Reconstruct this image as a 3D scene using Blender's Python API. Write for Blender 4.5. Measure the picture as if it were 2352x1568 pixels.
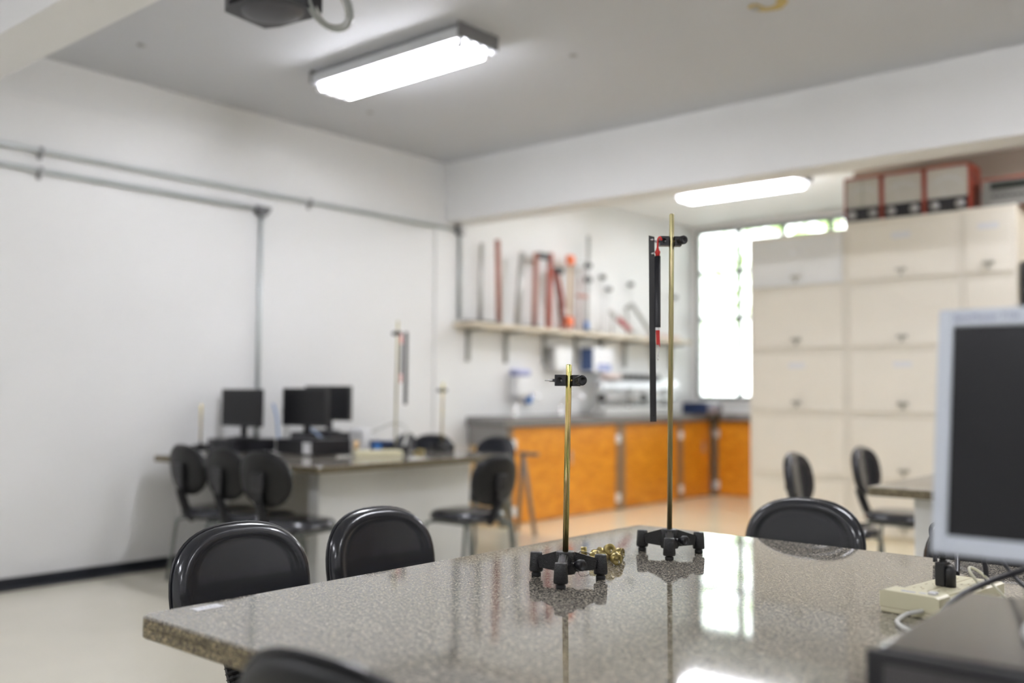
import bpy, bmesh, math, random
from mathutils import Vector, Matrix

S = bpy.context.scene
COL = S.collection
for _o in list(bpy.data.objects):
    bpy.data.objects.remove(_o)
PI = math.pi
random.seed(4)

# ------------------------------------------------------------------ camera
CAM = bpy.data.cameras.new('camera')
CAM.sensor_width = 36.0
CAM.lens = 36.0 * 2212.7 / 2352.0
CAM.clip_start = 0.05
CAM.clip_end = 200
CAM.dof.use_dof = True
CAM.dof.focus_distance = 2.30
CAM.dof.aperture_fstop = 1.32
cam = bpy.data.objects.new('camera', CAM)
COL.objects.link(cam)
_y, _p, _r = -0.70838637, 0.05270042, 0.00778657
_F = Vector((math.sin(_y)*math.cos(_p), math.cos(_y)*math.cos(_p), math.sin(_p)))
_R = Vector((math.cos(_y), -math.sin(_y), 0))
_U = _R.cross(_F)
_c, _s = math.cos(_r), math.sin(_r)
_R2, _U2 = _c*_R + _s*_U, -_s*_R + _c*_U
_m = Matrix((_R2, _U2, -_F)).transposed().to_4x4()
_m.translation = Vector((0, 0, 1.18))
cam.matrix_world = _m
S.camera = cam

# ------------------------------------------------------------------ world, exposure
W = bpy.data.worlds.new('world')
S.world = W
W.use_nodes = True
_nt = W.node_tree
_nt.nodes.clear()
_wo = _nt.nodes.new('ShaderNodeOutputWorld')
_bg = _nt.nodes.new('ShaderNodeBackground')
_tc = _nt.nodes.new('ShaderNodeTexCoord')
_sx = _nt.nodes.new('ShaderNodeSeparateXYZ')
_cr = _nt.nodes.new('ShaderNodeValToRGB')
_cr.color_ramp.elements[0].position = 0.45
_cr.color_ramp.elements[0].color = (0.74, 0.75, 0.74, 1)
_cr.color_ramp.elements[1].position = 0.62
_cr.color_ramp.elements[1].color = (0.93, 0.97, 1.0, 1)
_ma = _nt.nodes.new('ShaderNodeMath')
_ma.operation = 'MULTIPLY_ADD'
_ma.inputs[1].default_value = 0.5
_ma.inputs[2].default_value = 0.5
_nt.links.new(_tc.outputs['Generated'], _sx.inputs[0])
_nt.links.new(_sx.outputs['Z'], _ma.inputs[0])
_nt.links.new(_ma.outputs[0], _cr.inputs[0])
_nt.links.new(_cr.outputs[0], _bg.inputs[0])
_bg.inputs[1].default_value = 2.4
_nt.links.new(_bg.outputs[0], _wo.inputs[0])

S.view_settings.view_transform = 'Standard'
S.view_settings.look = 'None'
S.view_settings.gamma = 1.0
S.view_settings.use_curve_mapping = False
S.view_settings.exposure = 1.66
S.cycles.use_denoising = True
S.cycles.max_bounces = 10
S.cycles.diffuse_bounces = 6
S.cycles.sample_clamp_indirect = 6.0
S.cycles.caustics_reflective = False
S.cycles.caustics_refractive = False
TUBE_POWER = 21.0

# ------------------------------------------------------------------ materials
MATS = {}

def lin(c):
    return tuple(((v/255.0)/12.92 if v/255.0 <= 0.04045 else ((v/255.0+0.055)/1.055)**2.4) for v in c)


def mat(name, col, rough=0.5, metal=0.0, var=0.06, scale=6.0, bump=0.0, bscale=60.0, coat=0.0, spec=0.5, trans=0.0):
    """Principled material whose colour is varied by noise; col is linear rgb."""
    if name in MATS:
        return MATS[name]
    m = bpy.data.materials.new(name)
    m.use_nodes = True
    nt = m.node_tree
    b = nt.nodes['Principled BSDF']
    tc = nt.nodes.new('ShaderNodeTexCoord')
    nz = nt.nodes.new('ShaderNodeTexNoise')
    nz.inputs['Scale'].default_value = scale
    nz.inputs['Detail'].default_value = 4
    nt.links.new(tc.outputs['Object'], nz.inputs['Vector'])
    mx = nt.nodes.new('ShaderNodeMix')
    mx.data_type = 'RGBA'
    a = tuple(max(0, v*(1-var)) for v in col)
    c = tuple(min(1, v*(1+var)) for v in col)
    mx.inputs['A'].default_value = (*a, 1)
    mx.inputs['B'].default_value = (*c, 1)
    nt.links.new(nz.outputs['Fac'], mx.inputs['Factor'])
    nt.links.new(mx.outputs['Result'], b.inputs['Base Color'])
    b.inputs['Roughness'].default_value = rough
    b.inputs['Metallic'].default_value = metal
    b.inputs['Specular IOR Level'].default_value = spec
    if coat:
        b.inputs['Coat Weight'].default_value = coat
        b.inputs['Coat Roughness'].default_value = 0.1
    if trans:
        b.inputs['Transmission Weight'].default_value = trans
    if bump:
        n2 = nt.nodes.new('ShaderNodeTexNoise')
        n2.inputs['Scale'].default_value = bscale
        n2.inputs['Detail'].default_value = 3
        nt.links.new(tc.outputs['Object'], n2.inputs['Vector'])
        bp = nt.nodes.new('ShaderNodeBump')
        bp.inputs['Strength'].default_value = bump
        bp.inputs['Distance'].default_value = 0.002
        nt.links.new(n2.outputs['Fac'], bp.inputs['Height'])
        nt.links.new(bp.outputs['Normal'], b.inputs['Normal'])
    MATS[name] = m
    return m


def emis(name, col, strength):
    m = bpy.data.materials.new(name)
    m.use_nodes = True
    nt = m.node_tree
    nt.nodes.clear()
    o = nt.nodes.new('ShaderNodeOutputMaterial')
    e = nt.nodes.new('ShaderNodeEmission')
    e.inputs[0].default_value = (*col, 1)
    e.inputs[1].default_value = strength
    nt.links.new(e.outputs[0], o.inputs[0])
    return m


def granite():
    m = bpy.data.materials.new('granite')
    m.use_nodes = True
    nt = m.node_tree
    b = nt.nodes['Principled BSDF']
    geo = nt.nodes.new('ShaderNodeNewGeometry')
    def noise(scale, detail, rough=0.6):
        n = nt.nodes.new('ShaderNodeTexNoise')
        n.inputs['Scale'].default_value = scale
        n.inputs['Detail'].default_value = detail
        n.inputs['Roughness'].default_value = rough
        nt.links.new(geo.outputs['Position'], n.inputs['Vector'])
        return n
    def ramp(src, stops):
        r = nt.nodes.new('ShaderNodeValToRGB')
        el = r.color_ramp.elements
        el[0].position, el[0].color = stops[0][0], (*stops[0][1], 1)
        el[1].position, el[1].color = stops[-1][0], (*stops[-1][1], 1)
        for p, c in stops[1:-1]:
            e = el.new(p)
            e.color = (*c, 1)
        nt.links.new(src, r.inputs[0])
        return r
    n1 = noise(310, 3, 0.68)
    r1 = ramp(n1.outputs['Fac'], [(0.37, (0.022, 0.022, 0.024)), (0.45, (0.13, 0.12, 0.105)), (0.53, (0.30, 0.275, 0.235)), (0.64, (0.62, 0.57, 0.48))])
    n2 = noise(120, 3, 0.6)
    r2 = ramp(n2.outputs['Fac'], [(0.38, (0.5, 0.5, 0.5)), (0.62, (1.3, 1.28, 1.22))])
    mm = nt.nodes.new('ShaderNodeMix')
    mm.data_type = 'RGBA'
    mm.blend_type = 'MULTIPLY'
    mm.inputs['Factor'].default_value = 0.8
    nt.links.new(r1.outputs[0], mm.inputs['A'])
    nt.links.new(r2.outputs[0], mm.inputs['B'])
    nt.links.new(mm.outputs['Result'], b.inputs['Base Color'])
    b.inputs['Roughness'].default_value = 0.045
    b.inputs['IOR'].default_value = 1.78
    return m


def granite_edge():
    m = GR.copy()
    m.name = 'granite_edge'
    b = m.node_tree.nodes['Principled BSDF']
    b.inputs['Roughness'].default_value = 0.5
    b.inputs['IOR'].default_value = 1.45
    for n in m.node_tree.nodes:
        if n.type == 'VALTORGB':
            for e in n.color_ramp.elements:
                k = (.62, .56, .40) if e.color[0] < .9 else (1, 1, 1)
                e.color = (e.color[0]*k[0], e.color[1]*k[1], e.color[2]*k[2], 1)
    return m


def wood_orange():
    m = bpy.data.materials.new('orange_plywood')
    m.use_nodes = True
    nt = m.node_tree
    b = nt.nodes['Principled BSDF']
    tc = nt.nodes.new('ShaderNodeNewGeometry')
    mp = nt.nodes.new('ShaderNodeMapping')
    mp.inputs['Scale'].default_value = (1.5, 1.5, 4.5)
    nt.links.new(tc.outputs['Position'], mp.inputs[0])
    n = nt.nodes.new('ShaderNodeTexNoise')
    n.inputs['Scale'].default_value = 4.0
    n.inputs['Detail'].default_value = 6
    n.inputs['Distortion'].default_value = 1.2
    nt.links.new(mp.outputs[0], n.inputs['Vector'])
    r = nt.nodes.new('ShaderNodeValToRGB')
    el = r.color_ramp.elements
    el[0].position, el[0].color = 0.3, (0.50, 0.165, 0.006, 1)
    el[1].position, el[1].color = 0.7, (0.74, 0.31, 0.022, 1)
    nt.links.new(n.outputs['Fac'], r.inputs[0])
    nt.links.new(r.outputs[0], b.inputs['Base Color'])
    b.inputs['Roughness'].default_value = 0.38
    return m


def rod_zinc(name, c0, c1, c2, rg):
    m = bpy.data.materials.new(name)
    m.use_nodes = True
    nt = m.node_tree
    b = nt.nodes['Principled BSDF']
    tc = nt.nodes.new('ShaderNodeTexCoord')
    mp = nt.nodes.new('ShaderNodeMapping')
    mp.inputs['Scale'].default_value = (170, 170, 4)
    nt.links.new(tc.outputs['Object'], mp.inputs[0])
    n = nt.nodes.new('ShaderNodeTexNoise')
    n.inputs['Scale'].default_value = 2.2
    n.inputs['Detail'].default_value = 4
    nt.links.new(mp.outputs[0], n.inputs['Vector'])
    r = nt.nodes.new('ShaderNodeValToRGB')
    el = r.color_ramp.elements
    el[0].position, el[0].color = 0.36, (*c0, 1)
    el[1].position, el[1].color = 0.64, (*c2, 1)
    e = el.new(0.5)
    e.color = (*c1, 1)
    nt.links.new(n.outputs['Fac'], r.inputs[0])
    nt.links.new(r.outputs[0], b.inputs['Base Color'])
    b.inputs['Metallic'].default_value = 1.0
    b.inputs['Roughness'].default_value = rg
    return m


def glass_pane():
    m = bpy.data.materials.new('window_glass')
    m.use_nodes = True
    nt = m.node_tree
    nt.nodes.clear()
    o = nt.nodes.new('ShaderNodeOutputMaterial')
    t = nt.nodes.new('ShaderNodeBsdfTransparent')
    t.inputs[0].default_value = (0.96, 0.98, 0.97, 1)
    g = nt.nodes.new('ShaderNodeBsdfGlossy')
    g.inputs['Roughness'].default_value = 0.02
    f = nt.nodes.new('ShaderNodeFresnel')
    f.inputs[0].default_value = 1.45
    x = nt.nodes.new('ShaderNodeMixShader')
    nt.links.new(f.outputs[0], x.inputs[0])
    nt.links.new(t.outputs[0], x.inputs[1])
    nt.links.new(g.outputs[0], x.inputs[2])
    nt.links.new(x.outputs[0], o.inputs[0])
    return m


def mesh_grille():
    m = bpy.data.materials.new('perforated_black')
    m.use_nodes = True
    nt = m.node_tree
    b = nt.nodes['Principled BSDF']
    geo = nt.nodes.new('ShaderNodeTexCoord')
    v = nt.nodes.new('ShaderNodeTexVoronoi')
    v.inputs['Scale'].default_value = 170
    v.inputs['Randomness'].default_value = 0.0
    nt.links.new(geo.outputs['Object'], v.inputs['Vector'])
    r = nt.nodes.new('ShaderNodeValToRGB')
    r.color_ramp.elements[0].position, r.color_ramp.elements[0].color = 0.32, (0.006, 0.006, 0.007, 1)
    r.color_ramp.elements[1].position, r.color_ramp.elements[1].color = 0.42, (0.075, 0.07, 0.07, 1)
    nt.links.new(v.outputs['Distance'], r.inputs[0])
    nt.links.new(r.outputs[0], b.inputs['Base Color'])
    b.inputs['Roughness'].default_value = 0.5
    return m


GR = granite()
GE = granite_edge()
WALLP = mat('white_wall_paint', (0.80, 0.80, 0.795), 0.55, var=0.02, scale=1.5, bump=0.05, bscale=140)
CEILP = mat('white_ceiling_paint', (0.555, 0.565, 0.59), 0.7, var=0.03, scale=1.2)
BROWNW = mat('beige_partition_paint', (0.37, 0.31, 0.25), 0.6, var=0.03)
FLOORM = mat('beige_vinyl_floor', (0.68, 0.645, 0.54), 0.16, var=0.10, scale=1.6, spec=0.6)
BLACKS = mat('black_skirting', (0.018, 0.02, 0.026), 0.35)
BLACKF = mat('black_floor_border', (0.030, 0.031, 0.034), 0.55, spec=0.25)
STEEL_G = mat('grey_window_steel', (0.16, 0.18, 0.17), 0.45)
GLASS = glass_pane()
CAST = mat('black_hammered_casting', (0.008, 0.008, 0.009), 0.22, var=0.2, scale=200, bump=0.6, bscale=420)
RUBBER = mat('black_rubber', (0.006, 0.006, 0.006), 0.6)
BLKP = mat('black_plastic', (0.012, 0.012, 0.014), 0.38)
BLKA = mat('black_anodised', (0.014, 0.014, 0.018), 0.42)
BLKSTRIP = mat('black_flat_bar', (0.018, 0.017, 0.018), 0.4)
VINYL = mat('black_vinyl', (0.012, 0.013, 0.018), 0.24, var=0.25, scale=14, bump=0.10, bscale=70, coat=0.45)
SHELLP = mat('black_shell_plastic', (0.006, 0.006, 0.006), 0.42, bump=0.15, bscale=300, spec=0.32)
CHROME = mat('chrome', (0.80, 0.80, 0.80), 0.12, 1.0, var=0.03)
STEELP = mat('plain_steel', (0.62, 0.62, 0.62), 0.3, 1.0, var=0.08)
LEGM = mat('grey_leg_steel', (0.16, 0.175, 0.165), 0.32, 0.6)
BARM = mat('black_bar_paint', (0.014, 0.014, 0.016), 0.35)
ZINC = rod_zinc('yellow_zinc', (.52, .60, .18), (.78, .62, .22), (.84, .58, .36), .2)
ZINCD = rod_zinc('dull_yellow_zinc', (.40, .40, .20), (.52, .46, .24), (.50, .42, .27), .34)
BRASS = mat('brass', (0.40, 0.32, 0.13), 0.34, 1.0, var=0.25, scale=60)
CONDM = mat('pale_grey_conduit', (0.50, 0.53, 0.53), 0.28, 0.25, var=0.05)
BOXG = mat('grey_junction_box', (0.16, 0.16, 0.165), 0.5, 0.3)
WHITEP = mat('white_plastic', (0.78, 0.78, 0.78), 0.35)
HOUSM = mat('grey_white_enamel', (0.78, 0.80, 0.84), 0.45)
HOUSD = mat('grey_enamel_dark', (0.22, 0.22, 0.23), 0.5)
CREAM = mat('cream_abs', (0.70, 0.66, 0.46), 0.4, var=0.05, scale=9)
CREAM2 = mat('aged_cream_seam', (0.42, 0.34, 0.18), 0.5)
SILVERM = mat('silver_grey_plastic', (0.56, 0.60, 0.66), 0.38, var=0.02)
SCREEN = mat('dark_screen', (0.012, 0.012, 0.0135), 0.34, var=0.03, spec=0.28)
CASETOP = mat('graphite_case', (0.035, 0.036, 0.040), 0.16, 0.0, var=0.05, coat=0.3)
CASEB = mat('black_case', (0.010, 0.010, 0.013), 0.35)
GRILLE = mesh_grille()
CABB = mat('beige_cabinet_enamel', (0.78, 0.735, 0.65), 0.42, var=0.02)
CABD = mat('dark_beige_cabinet_enamel', (0.64, 0.58, 0.45), 0.45, var=0.02)  # carcass colour, a darker and yellower beige than the doors
CABG = mat('grey_cabinet_enamel', (0.74, 0.74, 0.73), 0.42, var=0.02)
HANDM = mat('dull_handle', (0.44, 0.42, 0.36), 0.35, 0.6)
LABELM = mat('white_label_paper', (0.70, 0.70, 0.72), 0.6, var=0.03)
PAPER = mat('bright_white_paper', (0.82, 0.83, 0.86), 0.55, var=0.02)
INKM = mat('faded_blue_ink', (0.34, 0.36, 0.52), 0.6)
GREYINK = mat('pale_grey_ink', (0.55, 0.57, 0.62), 0.6)
ORANGEW = wood_orange()
TANW = mat('tan_side_panel', (0.62, 0.42, 0.20), 0.45, var=0.12)
POSTM = mat('taupe_metal_post', (0.28, 0.19, 0.12), 0.4, 0.3)
COUNTG = mat('grey_counter_stone', (0.19, 0.18, 0.17), 0.2, var=0.25, scale=150)
CONC = mat('grey_apron', (0.27, 0.255, 0.235), 0.6)
PEDM = mat('white_pedestal_paint', (0.72, 0.725, 0.71), 0.55, var=0.03)
SHELFW = mat('pale_shelf_board', (0.66, 0.58, 0.45), 0.5, var=0.08)
BRKM = mat('grey_bracket', (0.30, 0.30, 0.28), 0.45)
REDP = mat('red_plastic', (0.58, 0.025, 0.022), 0.35)
REDB = mat('rusty_red_wood', (0.40, 0.17, 0.13), 0.5, var=0.25, scale=12)
ORNG = mat('orange_plastic', (0.80, 0.17, 0.045), 0.4)
GREYTRK = mat('pale_grey_metal', (0.48, 0.48, 0.47), 0.35, 0.5)
NAVY = mat('navy_case', (0.014, 0.028, 0.085), 0.4)
BLUEP = mat('blue_plastic', (0.06, 0.22, 0.60), 0.4)
DBLUE = mat('dark_blue_print', (0.07, 0.12, 0.27), 0.5)
LILAC = mat('lilac_plastic', (0.42, 0.44, 0.66), 0.4)
REDINST = mat('orange_red_case', (0.27, 0.035, 0.014), 0.4)
FACEW = mat('ivory_dial_face', (0.47, 0.455, 0.41), 0.35)
INSTK = mat('instrument_black', (0.010, 0.010, 0.014), 0.35)
KNOBG = mat('grey_knob', (0.36, 0.35, 0.34), 0.35)
LCDM = mat('dark_display', (0.012, 0.016, 0.012), 0.25)
DKCAB = mat('dark_grey_steel', (0.040, 0.036, 0.036), 0.45)
CABLEK = mat('black_cable', (0.010, 0.010, 0.014), 0.4)
CABLEW = mat('white_cable', (0.66, 0.66, 0.62), 0.45)
CABLEC = mat('cream_cable', (0.58, 0.56, 0.42), 0.45)
CABLEBL = mat('pale_blue_cable', (0.36, 0.48, 0.70), 0.45)
PROJM = mat('projector_black', (0.012, 0.012, 0.015), 0.4)
PROJB = mat('projector_underside', (0.075, 0.075, 0.085), 0.5)
WIREG = mat('grey_clear_tubing', (0.42, 0.44, 0.42), 0.3)
SPOTM = mat('grey_ceiling_plug', (0.36, 0.36, 0.36), 0.6)
STAINM = mat('yellow_peeled_plaster', (0.50, 0.38, 0.14), 0.7, var=0.3, scale=30)
BARK = mat('tree_bark', (0.20, 0.15, 0.10), 0.8)
LEAFM = mat('green_leaves', (0.34, 0.50, 0.14), 0.5, var=0.5, scale=2)
GROUNDM = mat('pale_paving', (0.62, 0.62, 0.58), 0.8)
TUBEM = emis('lit_fluorescent_tube', (0.935, 0.94, 1.0), TUBE_POWER)
AIRM = mat('easel_grey_wood', (0.20, 0.15, 0.11), 0.5)

# ------------------------------------------------------------------ mesh helpers

class MB:
    def __init__(self):
        self.bm = bmesh.new()
        self.mi = 0

    def _fin(self, faces, smooth=False):
        for f in faces:
            f.material_index = self.mi
            f.smooth = smooth

    def box(self, x0, x1, y0, y1, z0, z1, M=None, bev=0.0, seg=2):
        vs = [self.bm.verts.new(Vector((x, y, z))) for x in (x0, x1) for y in (y0, y1) for z in (z0, z1)]
        q = [(0, 1, 3, 2), (4, 6, 7, 5), (0, 4, 5, 1), (2, 3, 7, 6), (0, 2, 6, 4), (1, 5, 7, 3)]
        fs = [self.bm.faces.new([vs[i] for i in t]) for t in q]
        self._fin(fs)
        if bev:
            es = list({e for f in fs for e in f.edges})
            r = bmesh.ops.bevel(self.bm, geom=es, offset=bev, segments=seg, profile=0.5, affect='EDGES')
            self._fin(r['faces'], True)
            allv = {v for f in r['faces'] for v in f.verts} | {v for v in vs if v.is_valid}
            for f in fs:
                if f.is_valid:
                    allv |= set(f.verts)
            vs = list(allv)
        if M:
            for v in vs:
                v.co = M @ v.co
        return self

    def prism(self, pts, h0, h1, axis='z', M=None):
        """extrude polygon pts (2d) between h0 and h1 on an axis"""
        def P(a, b, h):
            return {'z': (a, b, h), 'y': (a, h, b), 'x': (h, a, b)}[axis]
        lo = [self.bm.verts.new(P(a, b, h0)) for a, b in pts]
        hi = [self.bm.verts.new(P(a, b, h1)) for a, b in pts]
        n = len(pts)
        fs = [self.bm.faces.new(lo[::-1]), self.bm.faces.new(hi)]
        for i in range(n):
            j = (i+1) % n
            fs.append(self.bm.faces.new((lo[i], lo[j], hi[j], hi[i])))
        self._fin(fs)
        if M:
            for v in lo+hi:
                v.co = M @ v.co
        return self

    def tube(self, pts, r, n=10, caps=True, smooth=True):
        """tube along points; r number or list"""
        pts = [Vector(p) for p in pts]
        k = len(pts)
        rs = r if isinstance(r, (list, tuple)) else [r]*k
        rings = []
        t0 = (pts[1]-pts[0]).normalized()
        up = Vector((0, 0, 1)) if abs(t0.z) < 0.9 else Vector((1, 0, 0))
        nrm = (up - t0*up.dot(t0)).normalized()
        for i in range(k):
            a = pts[max(i-1, 0)]
            b = pts[min(i+1, k-1)]
            t = (b-a)
            t = t.normalized() if t.length > 1e-9 else t0
            nrm = (nrm - t*nrm.dot(t))
            nrm = nrm.normalized() if nrm.length > 1e-6 else t.orthogonal().normalized()
            bi = t.cross(nrm)
            rings.append([self.bm.verts.new(pts[i] + rs[i]*(math.cos(2*PI*j/n)*nrm + math.sin(2*PI*j/n)*bi)) for j in range(n)])
        fs = []
        for i in range(k-1):
            for j in range(n):
                q = (j+1) % n
                fs.append(self.bm.faces.new((rings[i][j], rings[i][q], rings[i+1][q], rings[i+1][j])))
        self._fin(fs, smooth)
        if caps:
            c = [self.bm.faces.new(rings[0][::-1]), self.bm.faces.new(rings[-1])]
            self._fin(c)
        return self

    def cyl(self, a, b, r, r2=None, n=16):
        return self.tube([a, b], [r, r if r2 is None else r2], n)

    def lathe(self, prof, n=24, M=None, smooth=True):
        """prof list of (r,z)"""
        rings = []
        new = []
        for r, z in prof:
            if r < 1e-6:
                v = self.bm.verts.new((0, 0, z))
                rings.append([v])
                new.append(v)
            else:
                ring = [self.bm.verts.new((r*math.cos(2*PI*j/n), r*math.sin(2*PI*j/n), z)) for j in range(n)]
                rings.append(ring)
                new += ring
        fs = []
        for a, b in zip(rings[:-1], rings[1:]):
            for j in range(n):
                q = (j+1) % n
                if len(a) == 1 and len(b) == 1:
                    continue
                if len(a) == 1:
                    fs.append(self.bm.faces.new((a[0], b[q], b[j])))
                elif len(b) == 1:
                    fs.append(self.bm.faces.new((a[j], a[q], b[0])))
                else:
                    fs.append(self.bm.faces.new((a[j], a[q], b[q], b[j])))
        self._fin(fs, smooth)
        if M:
            for v in new:
                v.co = M @ v.co
        return self

    def quad(self, a, b, c, d):
        f = self.bm.faces.new([self.bm.verts.new(p) for p in (a, b, c, d)])
        self._fin([f])
        return self

    def build(self, name, mats, parent=None, M=None):
        me = bpy.data.meshes.new(name)
        bmesh.ops.recalc_face_normals(self.bm, faces=self.bm.faces)
        self.bm.to_mesh(me)
        self.bm.free()
        for m in (mats if isinstance(mats, (list, tuple)) else [mats]):
            me.materials.append(m)
        o = bpy.data.objects.new(name, me)
        COL.objects.link(o)
        if M is not None:
            o.matrix_world = M
        if parent:
            o.parent = parent
        return o


def tag(o, label, cat, group=None, kind=None):
    if label:
        o['label'] = label
    if cat:
        o['category'] = cat
    if group:
        o['group'] = group
    if kind:
        o['kind'] = kind
    return o


def thing(name, label, cat, loc=(0, 0, 0), rotz=0.0, group=None):
    o = bpy.data.objects.new(name, None)
    o.empty_display_size = 0.05
    COL.objects.link(o)
    o.location = loc
    o.rotation_euler = (0, 0, rotz)
    return tag(o, label, cat, group)


def dup(src, label, loc, rotz=0.0, group=None):
    def cp(o, par):
        c = o.copy()
        COL.objects.link(c)
        c.parent = par
        for ch in [x for x in bpy.data.objects if x.parent == o]:
            cp(ch, c)
        return c
    r = src.copy()
    COL.objects.link(r)
    r.location = loc
    r.rotation_euler = (0, 0, rotz)
    r['label'] = label
    if group:
        r['group'] = group
    for ch in [x for x in bpy.data.objects if x.parent == src]:
        cp(ch, r)
    return r


def struct(name, mb, m, parent=None):
    o = mb.build(name, m, parent)
    if not parent:
        o['kind'] = 'structure'
    return o


def single(name, mb, m, label, cat, group=None):
    return tag(mb.build(name, m), label, cat, group)


def spline(pts, n=8):
    pts = [Vector(p) for p in pts]
    out = []
    P = [pts[0]] + pts + [pts[-1]]
    for i in range(1, len(P)-2):
        for k in range(n):
            t = k/n
            a, b, c, d = P[i-1], P[i], P[i+1], P[i+2]
            out.append(0.5*((2*b) + (c-a)*t + (2*a-5*b+4*c-d)*t*t + (3*b-a-3*c+d)*t**3))
    out.append(pts[-1])
    return out


def rot(axis, deg):
    return Matrix.Rotation(math.radians(deg), 4, axis)


def tr(x, y, z):
    return Matrix.Translation((x, y, z))

# ------------------------------------------------------------------ room shell
XL, XR, YF, YB = -6.04, 4.6, -4.2, 10.50
ZC = 3.23
BX0, BX1 = XR, XR+0.15
fm = MB().box(XL-.15, XR+.15, YF-.15, 6.26, -0.1, 0)
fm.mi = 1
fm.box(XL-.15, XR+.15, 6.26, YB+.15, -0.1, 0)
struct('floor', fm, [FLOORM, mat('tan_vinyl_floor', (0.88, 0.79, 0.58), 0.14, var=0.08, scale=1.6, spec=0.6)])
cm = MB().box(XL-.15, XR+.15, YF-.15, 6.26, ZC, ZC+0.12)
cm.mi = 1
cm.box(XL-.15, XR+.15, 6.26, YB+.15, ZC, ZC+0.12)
struct('ceiling', cm, [CEILP, mat('daylit_white_ceiling', (0.86, 0.86, 0.86), 0.7, var=0.02, scale=1.2)])  # whiter beyond the beam: window daylight and ground bounce put into the colour
wl = MB().box(XL-.15, XL, YF, YB, 0, ZC)
struct('wall_left', wl, WALLP)
struct('wall_right', MB().box(XR, XR+.15, YF, YB, 0, ZC), WALLP)
struct('wall_front', MB().box(XL-.15, XR+.15, YF-.15, YF, 0, ZC), WALLP)
# back wall with the window
WX0, WX1, WZ0, WZ1 = -6.0, -2.6, 1.11, 3.19
wb = MB()
wb.box(XL-.15, XR+.15, YB, YB+.15, 0, WZ0)
wb.box(XL-.15, XR+.15, YB, YB+.15, WZ1, ZC)
wb.box(XL-.15, WX0, YB, YB+.15, WZ0, WZ1)
wb.box(WX1, XR+.15, YB, YB+.15, WZ0, WZ1)
struct('wall_back', wb, WALLP)
# partition behind the cabinets
struct('wall_inner', MB().box(-3.33, XR, 8.70, 8.80, 0, ZC), BROWNW)
# window sashes and panes
nx = 6
dx = (WX1-WX0)/nx
fr = MB()
for i in range(nx+1):
    x = WX0+i*dx
    fr.box(x-.030, x+.030, YB+.02, YB+.06, WZ0, WZ1)
for z in (WZ0+.02, 2.09, 2.66, WZ1-.02):
    fr.box(WX0, WX1, YB+.022, YB+.058, z-.026, z+.026)
w1 = struct('window_1', fr, STEEL_G)
for i in range(nx):
    for z0, z1 in ((WZ0+.04, 2.07), (2.11, 2.64), (2.68, WZ1-.04)):
        MB().box(WX0+i*dx+.022, WX0+(i+1)*dx-.022, YB+.037, YB+.043, z0, z1).build('pane', GLASS, w1)
MB().box(WX0-.0, WX1, YB-.02, YB+.02, WZ0-.03, WZ0).build('sill', WALLP, w1)
# beams
struct('trim_1', MB().box(XL, XR, 6.12, 6.40, 2.70, ZC), WALLP)
struct('trim_2', MB().box(XL, XR, 1.65, 1.90, 2.70, ZC), WALLP)
# joint lines and pilaster on the left wall
struct('trim_3', MB().box(XL, XL+.008, YF, 6.12, 2.955, 2.985), WALLP)
struct('trim_4', MB().box(XL, XL+.014, 5.99, 6.245, 0, 2.70), WALLP)
struct('baseboard_left', MB().box(XL, XL+.014, YF, 5.99, 0, 0.055), BLACKS)
struct('trim_5', MB().box(XL+.014, XL+.135, YF, 6.30, 0, 0.003), BLACKF)
# marks on the ceiling
for i, (x, y) in enumerate(((-5.36, 2.84), (-3.476, 4.61), (-5.356, 4.625))):
    o = MB().lathe([(0.0, 0), (0.022, 0), (0.026, 0.006)], 16, tr(x, y, ZC-.006)).build('ceiling_plug', SPOTM, bpy.data.objects['ceiling'])
st = MB()
for k in range(9):
    a = PI*k/8
    cx, cy = -2.215+.075*math.cos(a), 4.62+.085*math.sin(a)
    st.prism([(cx+.028*(1+.3*math.sin(3*j+k))*math.cos(2*PI*j/7), cy+.028*(1+.3*math.cos(2*j+k))*math.sin(2*PI*j/7)) for j in range(7)], ZC-.004-.0003*k, ZC)
st.build('peeled_patch', STAINM, bpy.data.objects['ceiling'])
MB().lathe([(0, 0), (.026, 0), (.03, .007)], 14, tr(-2.29, 4.64, ZC-.007)).build('ceiling_plug', SPOTM, bpy.data.objects['ceiling'])

# ------------------------------------------------------------------ light fixtures
def make_fixture(label, loc):
    t = thing('light_fixture', label, 'ceiling light', loc, 0, 'fluorescent ceiling lights')
    h = MB()
    h.prism([(-.115, 0), (-.158, -.030), (-.158, -.094), (-.150, -.094), (-.135, -.075), (.135, -.075), (.150, -.094), (.158, -.094), (.158, -.030), (.115, 0)], -.66, .66, 'x')
    h.build('housing', HOUSM, t)
    for sx in (-1, 1):
        MB().box(sx*.655-.006, sx*.655+.006, -.165, .165, -.085, -.002).build('end_plate', HOUSD, t)
    for y in (-.112, -.0375, .0375, .112):
        tb = MB().cyl((-.595, y, -.115), (.595, y, -.115), .0155, n=12).build('tube', TUBEM, t)
        for sx in (-1, 1):
            MB().cyl((sx*.595, y, -.115), (sx*.613, y, -.115), .0165, n=12).build('tube_cap', STEELP, tb)
            MB().box(sx*.622-.010, sx*.622+.010, y-.016, y+.016, -.134, -.07, bev=.004).build('lamp_holder', WHITEP, t)
    return t

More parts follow.
